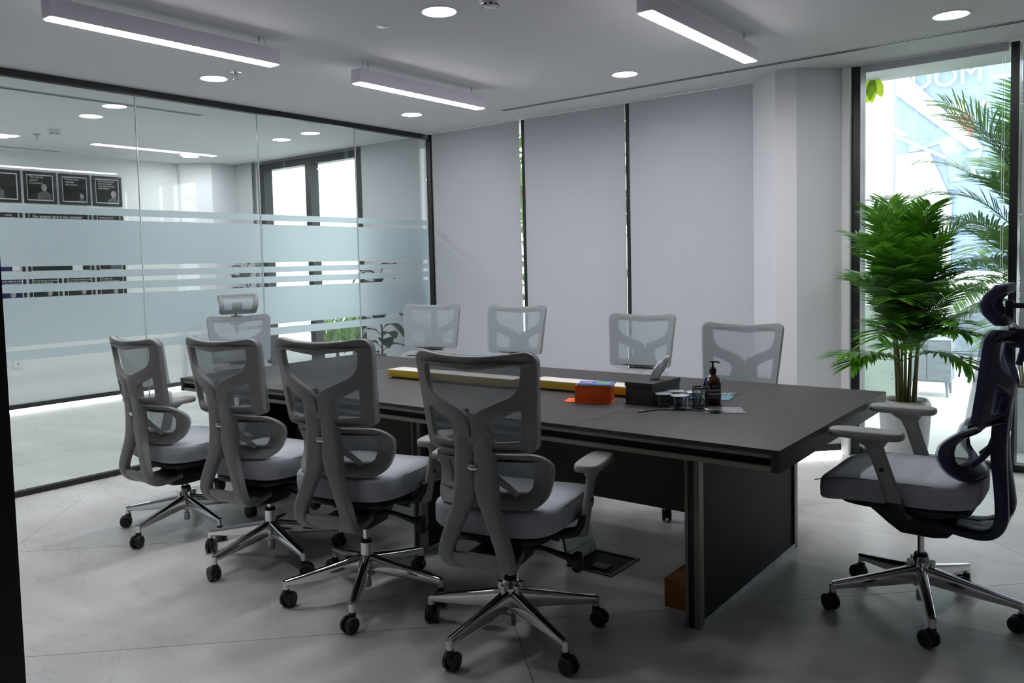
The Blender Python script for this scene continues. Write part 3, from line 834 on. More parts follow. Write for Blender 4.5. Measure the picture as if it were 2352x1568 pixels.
bar_lamp(-3.86, 1.705, 2.95, 'lilac-white bar lamp hanging over the chairs near the entrance doorway', 1)
bar_lamp(-3.86, 3.55, 4.79, 'lilac-white bar lamp hanging over the middle of the table toward the glass partition', -1)
bar_lamp(-1.83, 3.49, 4.81, 'lilac-white bar lamp hanging over the palm end of the table', -1)

def downlight(x, y, label, m='spotlens', r=0.088, group='round recessed downlights'):
    o = thing('downlight', label, 'ceiling light', (x, y, ZC), group=group)
    bm = bmesh.new(); lathe(bm, [(r*0.93, -0.001), (r*0.96, -0.004), (r*1.04, -0.005), (r*1.08, -0.001), (r*1.08, 0.0), (r*0.93, 0.0), (r*0.93, -0.001)], 40)
    put('trim_ring', finish(bm, 'trim_ring', 'white', True, 50), o)
    bm = bmesh.new(); cyl(bm, (0, 0, 0), r*0.93, r*0.93, -0.002, -0.0005, 40)
    put('lens', finish(bm, 'lens', m), o)
downlight(-2.83, 3.19, 'round recessed downlight beside the flush ceiling speaker disc')
downlight(-4.905, 3.235, 'round recessed downlight beside the sprinkler near the glass partition')
downlight(-4.905, 5.14, 'round recessed downlight in the corner of glass partition and blinds')
downlight(-2.835, 5.11, 'round recessed downlight by the slot diffuser in front of the third blind')
downlight(-0.845, 5.135, 'round recessed downlight by the slot diffuser in front of the palm window')
downlight(-4.905, 1.30, 'round recessed downlight near the entrance wall and glass partition')
downlight(-2.83, 1.30, 'round recessed downlight just inside the entrance doorway')
downlight(-6.76, 3.30, 'downlight in the neighbouring room beside its smoke detector', 'farlens')
downlight(-6.74, 5.18, 'downlight in the neighbouring room before the black sliding window', 'farlens')
downlight(-8.4, 5.2, 'downlight in the neighbouring room by the faceted column', 'farlens')
downlight(-8.4, 2.9, 'downlight in the neighbouring room close to the poster wall', 'farlens')
downlight(-6.76, 1.4, 'downlight in the neighbouring room deep toward the entrance wall', 'farlens')

def slot_diffuser(label, x0, x1, y0, y1, along):
    o = thing('slot_diffuser', label, 'air vent', ((x0+x1)/2, (y0+y1)/2, ZC), group='linear air slots in the ceiling')
    hx, hy = (x1-x0)/2, (y1-y0)/2
    pbox('flange', 'white', o, -hx, hx, -hy, hy, -0.003, 0)
    for s in (-0.55, 0.25):
        if along == 'x': pbox('slot', 'blackp', o, -hx+0.02, hx-0.02, hy*s, hy*s+hy*0.42, -0.0045, -0.003)
        else: pbox('slot', 'blackp', o, hx*s, hx*s+hx*0.42, -hy+0.02, hy-0.02, -0.0045, -0.003)
slot_diffuser('long double air slot in the ceiling along the blinds', -4.27, XR-0.02, 5.515, 5.585, 'x')
slot_diffuser('double air slot in the neighbouring ceiling close to the glass partition', -6.17, -6.10, 1.2, 3.93, 'y')
slot_diffuser('thin air slot in the neighbouring ceiling close to the poster wall', -8.93, -8.89, 2.0, 4.03, 'y')

def sprinkler(x, y, label):
    o = thing('sprinkler', label, 'sprinkler', (x, y, ZC), group='pendent fire sprinklers')
    bm = bmesh.new(); lathe(bm, [(0, -0.006), (0.02, -0.006), (0.036, -0.002), (0.036, 0), (0, 0)], 28); put('escutcheon', finish(bm, 'escutcheon', 'chrome', True, 40), o)
    bm = bmesh.new(); cyl(bm, (0, 0, 0), 0.010, 0.010, -0.02, -0.005, 16)
    for s in (-1, 1): tube(bm, [(s*0.009, 0, -0.018), (s*0.013, 0, -0.03), (s*0.006, 0, -0.046)], 0.0025, 6)
    cyl(bm, (0, 0, 0), 0.003, 0.003, -0.042, -0.02, 8); cyl(bm, (0, 0, 0), 0.016, 0.016, -0.050, -0.047, 18)
    put('head', finish(bm, 'head', 'brushed', True, 40), o)
sprinkler(-4.655, 3.235, 'chrome sprinkler head beside the downlight near the glass partition')
sprinkler(-7.95, 3.37, 'sprinkler head on the neighbouring ceiling beside the smoke detector')
def detector(x, y, label):
    o = thing('smoke_detector', label, 'smoke detector', (x, y, ZC), group='smoke detectors on the ceilings')
    bm = bmesh.new(); lathe(bm, [(0, -0.048), (0.03, -0.047), (0.036, -0.042), (0.04, -0.03), (0.05, -0.026), (0.052, 0), (0, 0)], 32); put('housing', finish(bm, 'housing', 'white', True, 40), o)
    for k in range(8):
        a = 2*PI*k/8; bm = bmesh.new(); box(bm, -0.008, 0.008, -0.002, 0.002, -0.043, -0.036)
        put('sensing_slot', finish(bm, 'sensing_slot', 'blackp'), o, (0.038*math.cos(a), 0.038*math.sin(a), 0), (0, 0, a+PI/2))
detector(-7.59, 3.37, 'white smoke detector on the neighbouring ceiling')
detector(-2.50, 3.19, 'white smoke detector between bar lamp and downlight over the table')
o = thing('ceiling_speaker', 'small flush white disc in the ceiling beside a bar lamp', 'speaker', (-3.215, 3.168, ZC))
bm = bmesh.new(); lathe(bm, [(0, -0.004), (0.036, -0.004), (0.042, 0), (0, 0)], 36); put('cover', finish(bm, 'cover', 'white', True, 40), o)
for k in range(4):
    bm = bmesh.new(); box(bm, 0.008, 0.016, -0.002, 0.002, -0.0048, -0.004); put('vent_slot', finish(bm, 'vent_slot', 'rim'), o, rot=(0, 0, PI/4+k*PI/2))

# ------------------------------------------------------------------ posters on the neighbouring wall
MT['posterframe'] = mat('poster_frame_black', (0.012, 0.016, 0.018, 1), 0.3, var=0.1)
MT['postermat'] = mat('poster_border_white', (0.68, 0.68, 0.70, 1), 0.4, var=0.02)
MT['ink'] = mat('poster_lettering', (0.75, 0.75, 0.75, 1), 0.5, var=0.02)
MT['skin'] = mat('poster_grey_tone', (0.30, 0.29, 0.29, 1), 0.5, var=0.3, scale=30)
MT['suit'] = mat('poster_dark_tone', (0.10, 0.10, 0.105, 1), 0.5, var=0.3, scale=30)
PR = {'k': mat('print_charcoal', (0.030, 0.028, 0.029, 1), 0.5, var=0.15, spec=0.15), 'n': mat('print_navy', (0.022, 0.024, 0.085, 1), 0.5, var=0.15, spec=0.15), 'g': mat('print_green_black', (0.020, 0.030, 0.027, 1), 0.5, var=0.15, spec=0.15)}
def poster(y0, w, z0, h, tone, label, lines=None, tsize=0.028, tpos=(0.10, 0.85), bust=None, blob=None):
    # local x runs along world +Y, local y is out of the wall (+X), local z up
    o = put('poster', None, None, (XFAR+0.001, y0, z0), (0, 0, 0), label, 'poster', 'framed posters in a grid on the neighbouring wall')
    def b(nm, m, a0, a1, c0, c1, d0, d1): return put(nm, boxm(nm, m, d0, d1, a0, a1, c0, c1), o)
    for a0, a1, c0, c1 in ((0, w, 0, 0.028), (0, w, h-0.028, h), (0, 0.028, 0.028, h-0.028), (w-0.028, w, 0.028, h-0.028)):
        b('frame', 'posterframe', a0, a1, c0, c1, 0, 0.016)
    b('border', 'postermat', 0.028, w-0.028, 0.028, h-0.028, 0, 0.006)
    pr = b('print', PR[tone], 0.04, w-0.04, 0.04, h-0.04, 0.006, 0.0075)
    if lines:
        me = text_mesh('lettering', lines, tsize, 'ink', 0.78)
        t = put('lettering', me, pr, (0.009, tpos[0]*w, tpos[1]*h), (PI/2, 0, PI/2))
    if bust:
        bx, bz, s = bust
        for nm, m, fx in (('shoulders', 'suit', 0), ('face', 'skin', 1)):
            bm = bmesh.new(); n = 28
            if fx: pts = [(bx*w+s*0.32*math.cos(2*PI*i/n), bz*h+s*0.78+s*0.42*math.sin(2*PI*i/n)) for i in range(n)]
            else: pts = [(bx*w-s*0.8, 0.042), (bx*w+s*0.8, 0.042), (bx*w+s*0.75, bz*h+s*0.05), (bx*w+s*0.3, bz*h+s*0.32), (bx*w, bz*h+s*0.42), (bx*w-s*0.3, bz*h+s*0.32), (bx*w-s*0.75, bz*h+s*0.05)]
            pts = [(min(max(px, 0.042), w-0.042), max(pz, 0.042)) for px, pz in pts]
            vs_ = [[bm.verts.new((0.0078+0.0006*fx+dd, p, q)) for p, q in pts] for dd in (0, 0.0005)]
            bm.faces.new(vs_[1]); bm.faces.new(vs_[0][::-1])
            for i in range(len(pts)): bm.faces.new((vs_[0][i], vs_[0][(i+1) % len(pts)], vs_[1][(i+1) % len(pts)], vs_[1][i]))
            put(nm, finish(bm, nm, m), pr)
    if blob:
        b2 = put('pale_patch', boxm('pale_patch', 'postermat', 0.0078, 0.0085, blob[0]*w, blob[1]*w, blob[2]*h, blob[3]*h), pr)
W1, H1 = 0.326, 0.328
RA, RB, RC, RD = 2.152, 1.785, 1.410, 1.078
poster(4.397, W1, RA, H1, 'k', 'framed black poster quoting faster horses, at the end of the top row', '"If I had asked people\n what they wanted,\n They would have said\n Faster Horses..."', 0.027, (0.17, 0.80), (0.72, 0.18, 0.095))
poster(4.041, W1, RA, H1, 'k', 'framed black poster quoting it always seems impossible, top row', '"It always seems\n impossible\n until its done."', 0.030, (0.17, 0.80), (0.72, 0.12, 0.07))
poster(3.685, W1, RA, H1, 'k', 'framed black poster quoting the only way to learn, top row', '"The only way\n to learn\n it is to do it."', 0.032, (0.17, 0.80), (0.62, 0.30, 0.09))
poster(3.329, W1, RA, H1, 'k', 'framed black poster with a faint face, at the frame edge of the top row', None, bust=(0.3, 0.35, 0.09))
poster(4.397, W1, RB, H1, 'k', 'small black poster beside the wide customer poster', 'someone, caring for\n extraordinary matters,\n quietly', 0.026, (0.17, 0.70))
poster(3.685, 0.682, RB, H1, 'k', 'wide black poster reading our greatest asset is the customer', 'Our greatest asset is the customer!\nTreat each customer as if they are\nthe only one!', 0.046, (0.10, 0.665))
poster(3.329, W1, RB, H1, 'k', 'small black poster with two lines ending in a quote mark, second row', '... shows\nimpossible"', 0.030, (0.45, 0.70))
poster(4.397, W1, RC, H1, 'k', 'small charcoal poster at the end of the third row', None, bust=(0.7, 0.3, 0.09))
poster(3.685, 0.682, RC, H1, 'g', 'wide green-black poster with a pale patch near its foot', None, blob=(0.66, 0.82, 0.10, 0.42))
poster(3.329, W1, RC, H1, 'n', 'small navy poster with a pale figure, third row', None, blob=(0.62, 0.86, 0.13, 0.34))
poster(4.397, W1, RD, H1, 'k', 'small charcoal poster quoting the best way to predict, bottom row', '"The best way\n to predict your future\n is to create it."', 0.029, (0.12, 0.79), (0.62, 0.2, 0.08))
poster(4.041, W1, RD, H1, 'k', 'small black poster quoting I do not think that there is any other quality', '" I do not think that there is any\n other quality so essential to', 0.0245, (0.10, 0.79), (0.62, 0.24, 0.08))
poster(3.685, W1, RD, H1, 'g', 'small green-black poster quoting all truths are easy to understand', '"All truths are easy to understand\n once they are discovered;', 0.0245, (0.10, 0.79), (0.62, 0.22, 0.08))
poster(3.329, W1, RD, H1, 'n', 'small navy poster about celebrating success, bottom row', 'ne to celebrate success\nis more important to heed', 0.028, (0.30, 0.79), (0.6, 0.2, 0.08))

def socket(y, w, label, pins):
    o = thing('wall_socket', label, 'socket', (XFAR, y, 0.49), group='white sockets on the neighbouring wall')
    put('faceplate', boxm('faceplate', 'white', 0, 0.010, -w, w, -0.043, 0.043, 0.003), o)
    if pins:
        for dy, dz in ((0, 0.012), (-0.011, -0.008), (0.011, -0.008)):
            put('pin_hole', boxm('pin_hole', 'blackp', 0.0095, 0.0105, 0.025+dy-0.003, 0.025+dy+0.003, dz-0.004, dz+0.004), o)
            put('pin_hole', boxm('pin_hole', 'blackp', 0.0095, 0.0105, -0.04+dy-0.003, -0.04+dy+0.003, dz-0.004, dz+0.004), o)
    else:
        put('data_port', boxm('data_port', 'rim', 0.0095, 0.0105, -0.012, 0.012, 0.0, 0.008), o)
socket(3.395, 0.073, 'double white power socket on the wall under the posters', True)
socket(3.53, 0.043, 'single white data outlet on the wall under the posters', False)

# ------------------------------------------------------------------ things on the table
MT['gold'] = mat('gold_lacquer', (0.48, 0.33, 0.025, 1), 0.38, 0.35, var=0.06)
MT['ivory'] = mat('ivory_gloss', (0.92, 0.88, 0.80, 1), 0.25, var=0.01)
def gold_box(x0, x1, y0, y1, label):
    o = thing('cable_cover_box', label, 'box', ((x0+x1)/2, (y0+y1)/2, ZT), group='long gold boxes down the middle of the table')
    w, d = (x1-x0)/2, (y1-y0)/2
    pbox('foot', 'blackp', o, -w+0.02, w-0.02, -d+0.012, d-0.012, 0, 0.009)
    pbox('body', 'gold', o, -w, w, -d, d, 0.009, 0.046, 0.002)
    pbox('lid', 'ivory', o, -w+0.001, w-0.001, -d+0.001, d-0.001, 0.046, 0.049, 0.001)
gold_box(-3.40, -2.50, 3.30, 3.42, 'long gold box with a pale lid between the two chair backs')
gold_box(-2.43, -1.83, 3.36, 3.48, 'long gold box with a pale lid behind the orange carton')
MT['orange'] = mat('orange_card', (0.95, 0.12, 0.006, 1), 0.5, var=0.02)
o = thing('orange_carton', 'small bright orange carton with a blue booklet on top', 'box', (-1.955, 3.20, ZT), D(20))
pbox('carton', 'orange', o, -0.082, 0.082, -0.05, 0.05, 0.003, 0.078, 0.001)
pbox('base_flap', 'orange', o, -0.135, 0.086, -0.054, 0.052, 0, 0.003)
MT['bookblue'] = mat('booklet_blue', (0.06, 0.13, 0.52, 1), 0.35, var=0.5, scale=18)
MT['bookgreen'] = mat('booklet_green', (0.14, 0.45, 0.10, 1), 0.35, var=0.4, scale=30)
MT['bookpink'] = mat('booklet_pink', (0.55, 0.35, 0.45, 1), 0.35, var=0.4, scale=30)
o = thing('booklet', 'blue illustrated booklet lying on the orange carton', 'book', (-1.95, 3.205, ZT+0.078), D(20))
pbox('pages', 'white', o, -0.078, 0.082, -0.056, 0.056, 0, 0.006)
cv = pbox('cover', 'bookblue', o, -0.079, 0.083, -0.057, 0.057, 0.006, 0.0068)
pbox('cover_print', 'bookgreen', cv, 0.0, 0.065, -0.02, 0.03, 0.0068, 0.0072)
pbox('cover_print', 'bookpink', cv, -0.06, -0.02, -0.01, 0.035, 0.0068, 0.0072)
MT['leather'] = mat('dark_brown_leather', (0.013, 0.010, 0.0095, 1), 0.5, var=0.15, scale=60, bump=0.4, bscale=500)
MT['stitch'] = mat('brown_stitching', (0.09, 0.07, 0.06, 1), 0.7)
o = thing('tissue_box', 'dark brown leather tissue box with a white tissue', 'tissue box', (-1.735, 3.345, ZT), D(-3))
pbox('base', 'leather', o, -0.068, 0.068, -0.122, 0.122, 0, 0.076, 0.002)
lid = pbox('lid', 'leather', o, -0.071, 0.071, -0.125, 0.125, 0.076, 0.098, 0.003)
bm = bmesh.new()
for z in (0.008, 0.081):
    box(bm, -0.0718, 0.0718, -0.1258, 0.1258, z, z+0.001)
put('stitching', finish(bm, 'stitching', 'stitch'), lid)
bm = bmesh.new(); superell(bm, (0, 0, 0.0985), 0.02, 0.05, 0.001, 0.5, 0.9, 30, 6); put('slot_opening', finish(bm, 'slot_opening', 'blackp', True), lid)
MT['tissue'] = blind_mat('tissue_paper', (0.90, 0.90, 0.93), (0.9, 0.9, 0.95), 0.25)
bm = bmesh.new(); rows = []
for i in range(9):
    f = i/8; row = []
    for j in range(13):
        g = j/12-0.5
        w = 0.024+0.026*math.sin(min(1, f*1.1)*2.2)
        row.append(bm.verts.new((0.009*math.cos(g*11)*(0.4+f)+0.012*f, g*2*w*0.75+0.045*f, 0.090+0.100*f+f*0.045*g-0.03*f*g*g)))
    rows.append(row)
for A, B in zip(rows, rows[1:]):
    for j in range(12): bm.faces.new((A[j], A[j+1], B[j+1], B[j]))
me = finish(bm, 'tissue', 'tissue', True, 60)
ts = put('tissue', me, None, (-1.735, 3.345, ZT), (0, 0, D(-36)), 'white paper tissue pulled up out of the leather box', 'tissue')
sm = ts.modifiers.new('thick', 'SOLIDIFY'); sm.thickness = 0.0008
MT['clearcup'] = thin_glass('clear_plastic', (0.86, 0.88, 0.90), 1.45, 1.6)
MT['foil'] = mat('foil_lid', (0.66, 0.70, 0.78, 1), 0.25, 0.55, var=0.12, scale=40)
MT['water'] = thin_glass('water', (0.82, 0.86, 0.88), 1.33, 1.3)
CUPS = [(-1.628, 3.238, 'sealed water cup nearest the leather tissue box corner and white cable'), (-1.548, 3.225, 'sealed water cup in front of its row beside the pen holder'),
        (-1.612, 3.325, 'sealed water cup tucked behind the two front cups'), (-1.534, 3.345, 'sealed water cup behind the mesh pen holder')]
for x, y, lb in CUPS:
    o = thing('water_cup', lb, 'cup', (x, y, ZT), random.uniform(0, 6), 'sealed plastic water cups')
    bm = bmesh.new(); lathe(bm, [(0, 0.0), (0.026, 0.0), (0.028, 0.004), (0.033, 0.056), (0.032, 0.056), (0.027, 0.005), (0, 0.002)], 30); put('cup', finish(bm, 'cup', 'clearcup', True, 50), o)
    bm = bmesh.new(); lathe(bm, [(0, 0.003), (0.0265, 0.0045), (0.0312, 0.050), (0, 0.0502)], 30); put('water', finish(bm, 'water', 'water', True, 50), o)
    bm = bmesh.new(); lathe(bm, [(0, 0.0585), (0.030, 0.0583), (0.0375, 0.0575), (0.038, 0.0565), (0.032, 0.0562), (0, 0.0562)], 36)
    box(bm, 0.034, 0.047, -0.01, 0.01, 0.0565, 0.0573)
    put('foil_lid', finish(bm, 'foil_lid', 'foil', True, 40), o)
o = thing('pen_holder', 'black wire mesh pen holder on the table', 'pen holder', (-1.478, 3.285, ZT))
bm = bmesh.new()
N = 36
for k in range(N):
    a = 2*PI*k/N
    for s in (-1, 1):
        tube(bm, [(0.034*math.cos(a+s*0.55*f), 0.034*math.sin(a+s*0.55*f), 0.003+0.083*f) for f in (0, 0.25, 0.5, 0.75, 1)], 0.0006, 4)
put('wire_mesh', finish(bm, 'wire_mesh', 'blackp'), o)['kind'] = 'stuff'
for z, r in ((0.088, 0.0355), (0.003, 0.034)):
    bm = bmesh.new(); n = 40
    loft(bm, [(Vector((r*math.cos(2*PI*i/n), r*math.sin(2*PI*i/n), z)), Vector((math.cos(2*PI*i/n), math.sin(2*PI*i/n), 0)), Vector((0, 0, 1)), 0.0022, 0.0028) for i in range(n)], 8, 1.0, True)
    put('rim', finish(bm, 'rim', 'blackp', True), o)
bm = bmesh.new(); cyl(bm, (0, 0, 0), 0.033, 0.033, 0.001, 0.003, 32); put('bottom', finish(bm, 'bottom', 'blackp'), o)
MT['penblue'] = mat('pen_blue', (0.02, 0.03, 0.35, 1), 0.3); MT['pensilver'] = mat('pen_silver', (0.6, 0.62, 0.68, 1), 0.25, 0.6)
for k, (dx, dy, tx, ty, lb) in enumerate(((-0.014, -0.012, 0.020, 0.016, 'blue and silver pen leaning in the mesh holder'), (-0.018, 0.004, 0.006, 0.02, 'shorter blue pen standing in the mesh holder'))):
    o = thing('pen', lb, 'pen', (-1.478+dx, 3.285+dy, ZT+0.005))
    top = Vector((tx-dx, ty-dy, 0.125-0.03*k))
    bm = bmesh.new(); tube(bm, [(0, 0, 0), top*0.7], [0.002, 0.0042], 8); put('barrel', finish(bm, 'barrel', 'pensilver', True), o)
    bm = bmesh.new(); tube(bm, [top*0.7, top], 0.0045, 8); put('cap', finish(bm, 'cap', 'penblue', True), o)
MT['amber'] = mat('amber_bottle', (0.085, 0.012, 0.004, 1), 0.08, var=0.1, coat=1.0)
MT['labelblack'] = mat('label_black', (0.012, 0.012, 0.013, 1), 0.5); MT['labelgrey'] = mat('label_grey', (0.33, 0.33, 0.35, 1), 0.5)
o = thing('pump_bottle', 'amber brown pump bottle with a black label', 'bottle', (-1.470, 3.395, ZT))
bm = bmesh.new(); lathe(bm, [(0, 0), (0.031, 0), (0.035, 0.004), (0.035, 0.098), (0.031, 0.113), (0.018, 0.126), (0.0135, 0.131), (0.0135, 0.142), (0, 0.142)], 40); bt = put('bottle', finish(bm, 'bottle', 'amber', True, 50), o)
def band(nm, m, r, z0, z1, par):
    bm = bmesh.new(); n = 40; rows = [[bm.verts.new((r*math.cos(2*PI*i/n), r*math.sin(2*PI*i/n), z)) for i in range(n)] for z in (z0, z1)]
    for i in range(n): bm.faces.new((rows[0][i], rows[0][(i+1) % n], rows[1][(i+1) % n], rows[1][i]))
    return put(nm, finish(bm, nm, m, True), par)
lb_ = band('label', 'labelblack', 0.0353, 0.030, 0.098, bt)
band('label_stripe', 'labelgrey', 0.0355, 0.062, 0.070, lb_); band('label_stripe', 'labelgrey', 0.0355, 0.044, 0.055, lb_); band('label_stripe', 'labelgrey', 0.0355, 0.034, 0.037, lb_)
tm = text_mesh('label_lettering', 'SMO', 0.013, 'ink', 1.0, 'CENTER')
aim = math.atan2(-3.395, 1.470)+0.25
for v in tm.vertices:
    a = aim+v.co.x/0.0357; z = v.co.y+0.080; v.co = Vector((0.0357*math.cos(a), 0.0357*math.sin(a), z))
put('label_lettering', tm, lb_)
bm = bmesh.new(); cyl(bm, (0, 0, 0), 0.0155, 0.0155, 0.136, 0.158, 24); cyl(bm, (0, 0, 0), 0.009, 0.009, 0.158, 0.164, 18); cyl(bm, (0, 0, 0), 0.0045, 0.004, 0.164, 0.185, 14)
box(bm, -0.007, 0.007, -0.007, 0.007, 0.183, 0.191, 0.002); tube(bm, [(-0.012, 0.0, 0.187), (0.0, 0, 0.188), (0.02, 0, 0.187), (0.03, 0, 0.182)], 0.0035, 8)
put('pump', finish(bm, 'pump', 'blackp', True, 40), o, rot=(0, 0, D(40)))
MT['teal'] = mat('magazine_teal', (0.10, 0.30, 0.33, 1), 0.3, var=0.2); MT['slate'] = mat('magazine_dark', (0.05, 0.07, 0.085, 1), 0.3, var=0.2)
o = thing('magazine', 'thin dark and teal brochure lying behind the amber bottle', 'magazine', (-1.555, 3.60, ZT), D(12))
pbox('pages', 'white', o, -0.09, 0.09, -0.12, 0.12, 0, 0.003)
cv = pbox('cover', 'slate', o, -0.0905, 0.0905, -0.1205, 0.1205, 0.003, 0.0036)
pbox('cover_print', 'teal', cv, -0.0905, 0.0905, -0.1205, 0.0, 0.0036, 0.0039)
pbox('cover_rule', 'ink', cv, -0.08, 0.08, 0.008, 0.011, 0.0036, 0.0039)
put('cover_lettering', text_mesh('cover_lettering', 'SQUARE', 0.045, 'ink', 0.85, 'CENTER'), cv, (0, 0.04, 0.0039), (0, 0, 0))
MT['bubble'] = mat('bubble_wrap', (0.55, 0.57, 0.60, 1), 0.15, var=0.1, scale=40, spec=0.8)
o = thing('bubble_wrap_sheet', 'crinkled clear bubble wrap sheet under the round charger', 'bubble wrap', (-1.365, 3.275, ZT), D(30))
bm = bmesh.new()
box(bm, -0.085, 0.075, -0.065, 0.07, 0.0, 0.0015)
put('sheet', finish(bm, 'sheet', 'bubble'), o)
bm = bmesh.new()
for i in range(15):
    for j in range(13):
        x, y = -0.079+i*0.0105+(0.005 if j % 2 else 0), -0.06+j*0.0102
        if x > 0.07: continue
        lathe(bm, [(0.0044, 0.0015), (0.004, 0.0035), (0, 0.0045)], 8, (x, y, 0))
bw = put('bubbles', finish(bm, 'bubbles', 'bubble', True, 70), o); bw['kind'] = 'stuff'
o = thing('round_charger', 'round black topped charger with a silver rim lying on bubble wrap', 'charger', (-1.393, 3.222, ZT+0.0045))
bm = bmesh.new(); lathe(bm, [(0, 0), (0.034, 0), (0.037, 0.003), (0.037, 0.010), (0.035, 0.012), (0, 0.012)], 40); put('rim', finish(bm, 'rim', 'brushed', True, 40), o)
bm = bmesh.new(); lathe(bm, [(0, 0.0145), (0.030, 0.014), (0.0345, 0.012), (0, 0.012)], 40); put('top', finish(bm, 'top', 'darkpanel', True, 60), o)
o = thing('usb_cable', 'black cable with a silver plug trailing across the table', 'cable', (0, 0, ZT))
bm = bmesh.new(); tube(bm, catmull([(-1.425, 3.21, 0.006), (-1.47, 3.215, 0.003), (-1.53, 3.185, 0.003), (-1.585, 3.155, 0.003), (-1.63, 3.085, 0.003), (-1.643, 3.065, 0.003)], 6), 0.0022, 8); put('cord', finish(bm, 'cord', 'blackp', True), o)
bm = bmesh.new(); tube(bm, [(-1.638, 3.072, 0.004), (-1.652, 3.045, 0.004)], 0.0042, 8); put('plug', finish(bm, 'plug', 'brushed', True), o)
o = thing('usb_adapter', 'flat silver adapter lying in front of the water cups', 'adapter', (-1.575, 3.170, ZT), D(15))
pbox('case', 'brushed', o, -0.026, 0.026, -0.008, 0.008, 0.0, 0.007, 0.001); pbox('side', 'blackp', o, 0.026, 0.034, -0.006, 0.006, 0.001, 0.006)

# ------------------------------------------------------------------ floor things under the table
MT['lidmetal'] = mat('dark_zinc_lid', (0.10, 0.11, 0.11, 1), 0.35, 0.6, var=0.25, scale=30)
MT['cardboard'] = mat('orange_cardboard', (0.36, 0.13, 0.022, 1), 0.7, var=0.08)
o = thing('cardboard_box', 'small orange cardboard box on the floor behind the table leg', 'box', (-1.42, 3.04, 0), D(0))
pbox('carton', 'cardboard', o, -0.075, 0.075, -0.08, 0.10, 0, 0.115, 0.001)
pbox('top_flap', 'cardboard', o, -0.076, 0.076, -0.081, 0.101, 0.115, 0.117); pbox('tuck_tab', 'cardboard', o, -0.02, 0.03, -0.083, -0.08, 0.092, 0.116)
o = thing('floor_socket', 'black floor socket box with its lid standing open', 'socket', (-1.945, 3.235, 0), 0)
pbox('rim', 'blackp', o, -0.12, 0.12, -0.133, -0.118, 0, 0.006); pbox('rim', 'blackp', o, -0.12, 0.12, 0.118, 0.133, 0, 0.006)
pbox('rim', 'blackp', o, -0.12, -0.105, -0.118, 0.118, 0, 0.006); pbox('rim', 'blackp', o, 0.105, 0.12, -0.118, 0.118, 0, 0.006)
pbox('well', 'darkpanel', o, -0.105, 0.105, -0.118, 0.118, 0.0005, 0.002)
pbox('outlet', 'blackp', o, -0.02, 0.06, -0.09, -0.03, 0.002, 0.010, 0.002)
ld = put('lid', boxm('lid', 'lidmetal', -0.004, 0.0, -0.12, 0.12, 0, 0.18), o, (-0.112, 0, 0.006), (0, D(-14), 0))
pbox('lid_lip', 'lidmetal', ld, -0.001, 0.006, -0.12, 0.12, 0, 0.05)
pbox('hinge_arm', 'blackp', ld, -0.003, 0.008, -0.128, -0.12, 0, 0.17)

# ------------------------------------------------------------------ plants
MT['palm'] = leaf_mat('palm_leaf', (0.05, 0.19, 0.015), (0.16, 0.42, 0.035), 0.4)
MT['palmlight'] = leaf_mat('palm_leaf_light', (0.07, 0.17, 0.04), (0.17, 0.33, 0.08), 0.45)
MT['cane'] = mat('palm_cane', (0.16, 0.14, 0.045, 1), 0.5, var=0.4, scale=30, stretch=(1, 1, 0.3))
MT['soil'] = mat('soil', (0.05, 0.03, 0.02, 1), 0.9, var=0.4, scale=80, bump=1.0)
MT['potwhite'] = mat('white_glazed_pot', (0.62, 0.63, 0.645, 1), 0.25, var=0.02)
MT['rubber'] = leaf_mat('rubber_leaf', (0.010, 0.028, 0.018), (0.022, 0.05, 0.03), 0.12)
MT['bark'] = mat('plant_stem', (0.16, 0.11, 0.04, 1), 0.7, var=0.3, scale=40)

def frond(name, m, start, az, el, length, droop, rnd, nl=34, lw=0.0075, ll=0.30, lbend=0.5):
    bm = bmesh.new(); pts = []; p = Vector(start); e = el; n = 16
    for i in range(n+1):
        pts.append(p.copy())
        d = Vector((math.cos(az)*math.cos(e), math.sin(az)*math.cos(e), math.sin(e)))
        p = p+d*(length/n); e -= droop/n*(0.4+1.2*i/n)
    tube(bm, pts, [0.005*(1-0.8*i/n) for i in range(n+1)], 5)
    side0 = Vector((-math.sin(az), math.cos(az), 0))
    for k in range(nl):
        f = 0.22+0.78*(k+0.5)/nl; q = f*n; i = min(int(q), n-1); t = q-i
        base = pts[i].lerp(pts[i+1], t); tan = (pts[i+1]-pts[i]).normalized(); nor = side0.cross(tan).normalized()
        if nor.z < 0: nor = -nor
        L = ll*(0.55+0.6*math.sin(PI*min(1, (f-0.15)/0.95)))*rnd.uniform(0.85, 1.1)
        for s in (1, -1):
            fwd = 0.55+0.5*f
            d = (side0*s+tan*fwd+nor*rnd.uniform(0.12, 0.4)).normalized()
            wv = d.cross(nor).normalized(); seg = 5; prev = None; c = base.copy(); dd = d.copy()
            for j in range(seg+1):
                g = j/seg; w = lw*math.sin(PI*min(0.98, 0.12+0.86*g))**0.8*(1 if j < seg else 0.1)
                a, b_ = bm.verts.new(c+wv*w), bm.verts.new(c-wv*w)
                if prev: bm.faces.new((prev[0], prev[1], b_, a))
                prev = (a, b_); dd = (dd+Vector((0, 0, -lbend/seg*rnd.uniform(0.5, 1.3)))).normalized(); c = c+dd*(L/seg)
    return finish(bm, name, m, True, 80)

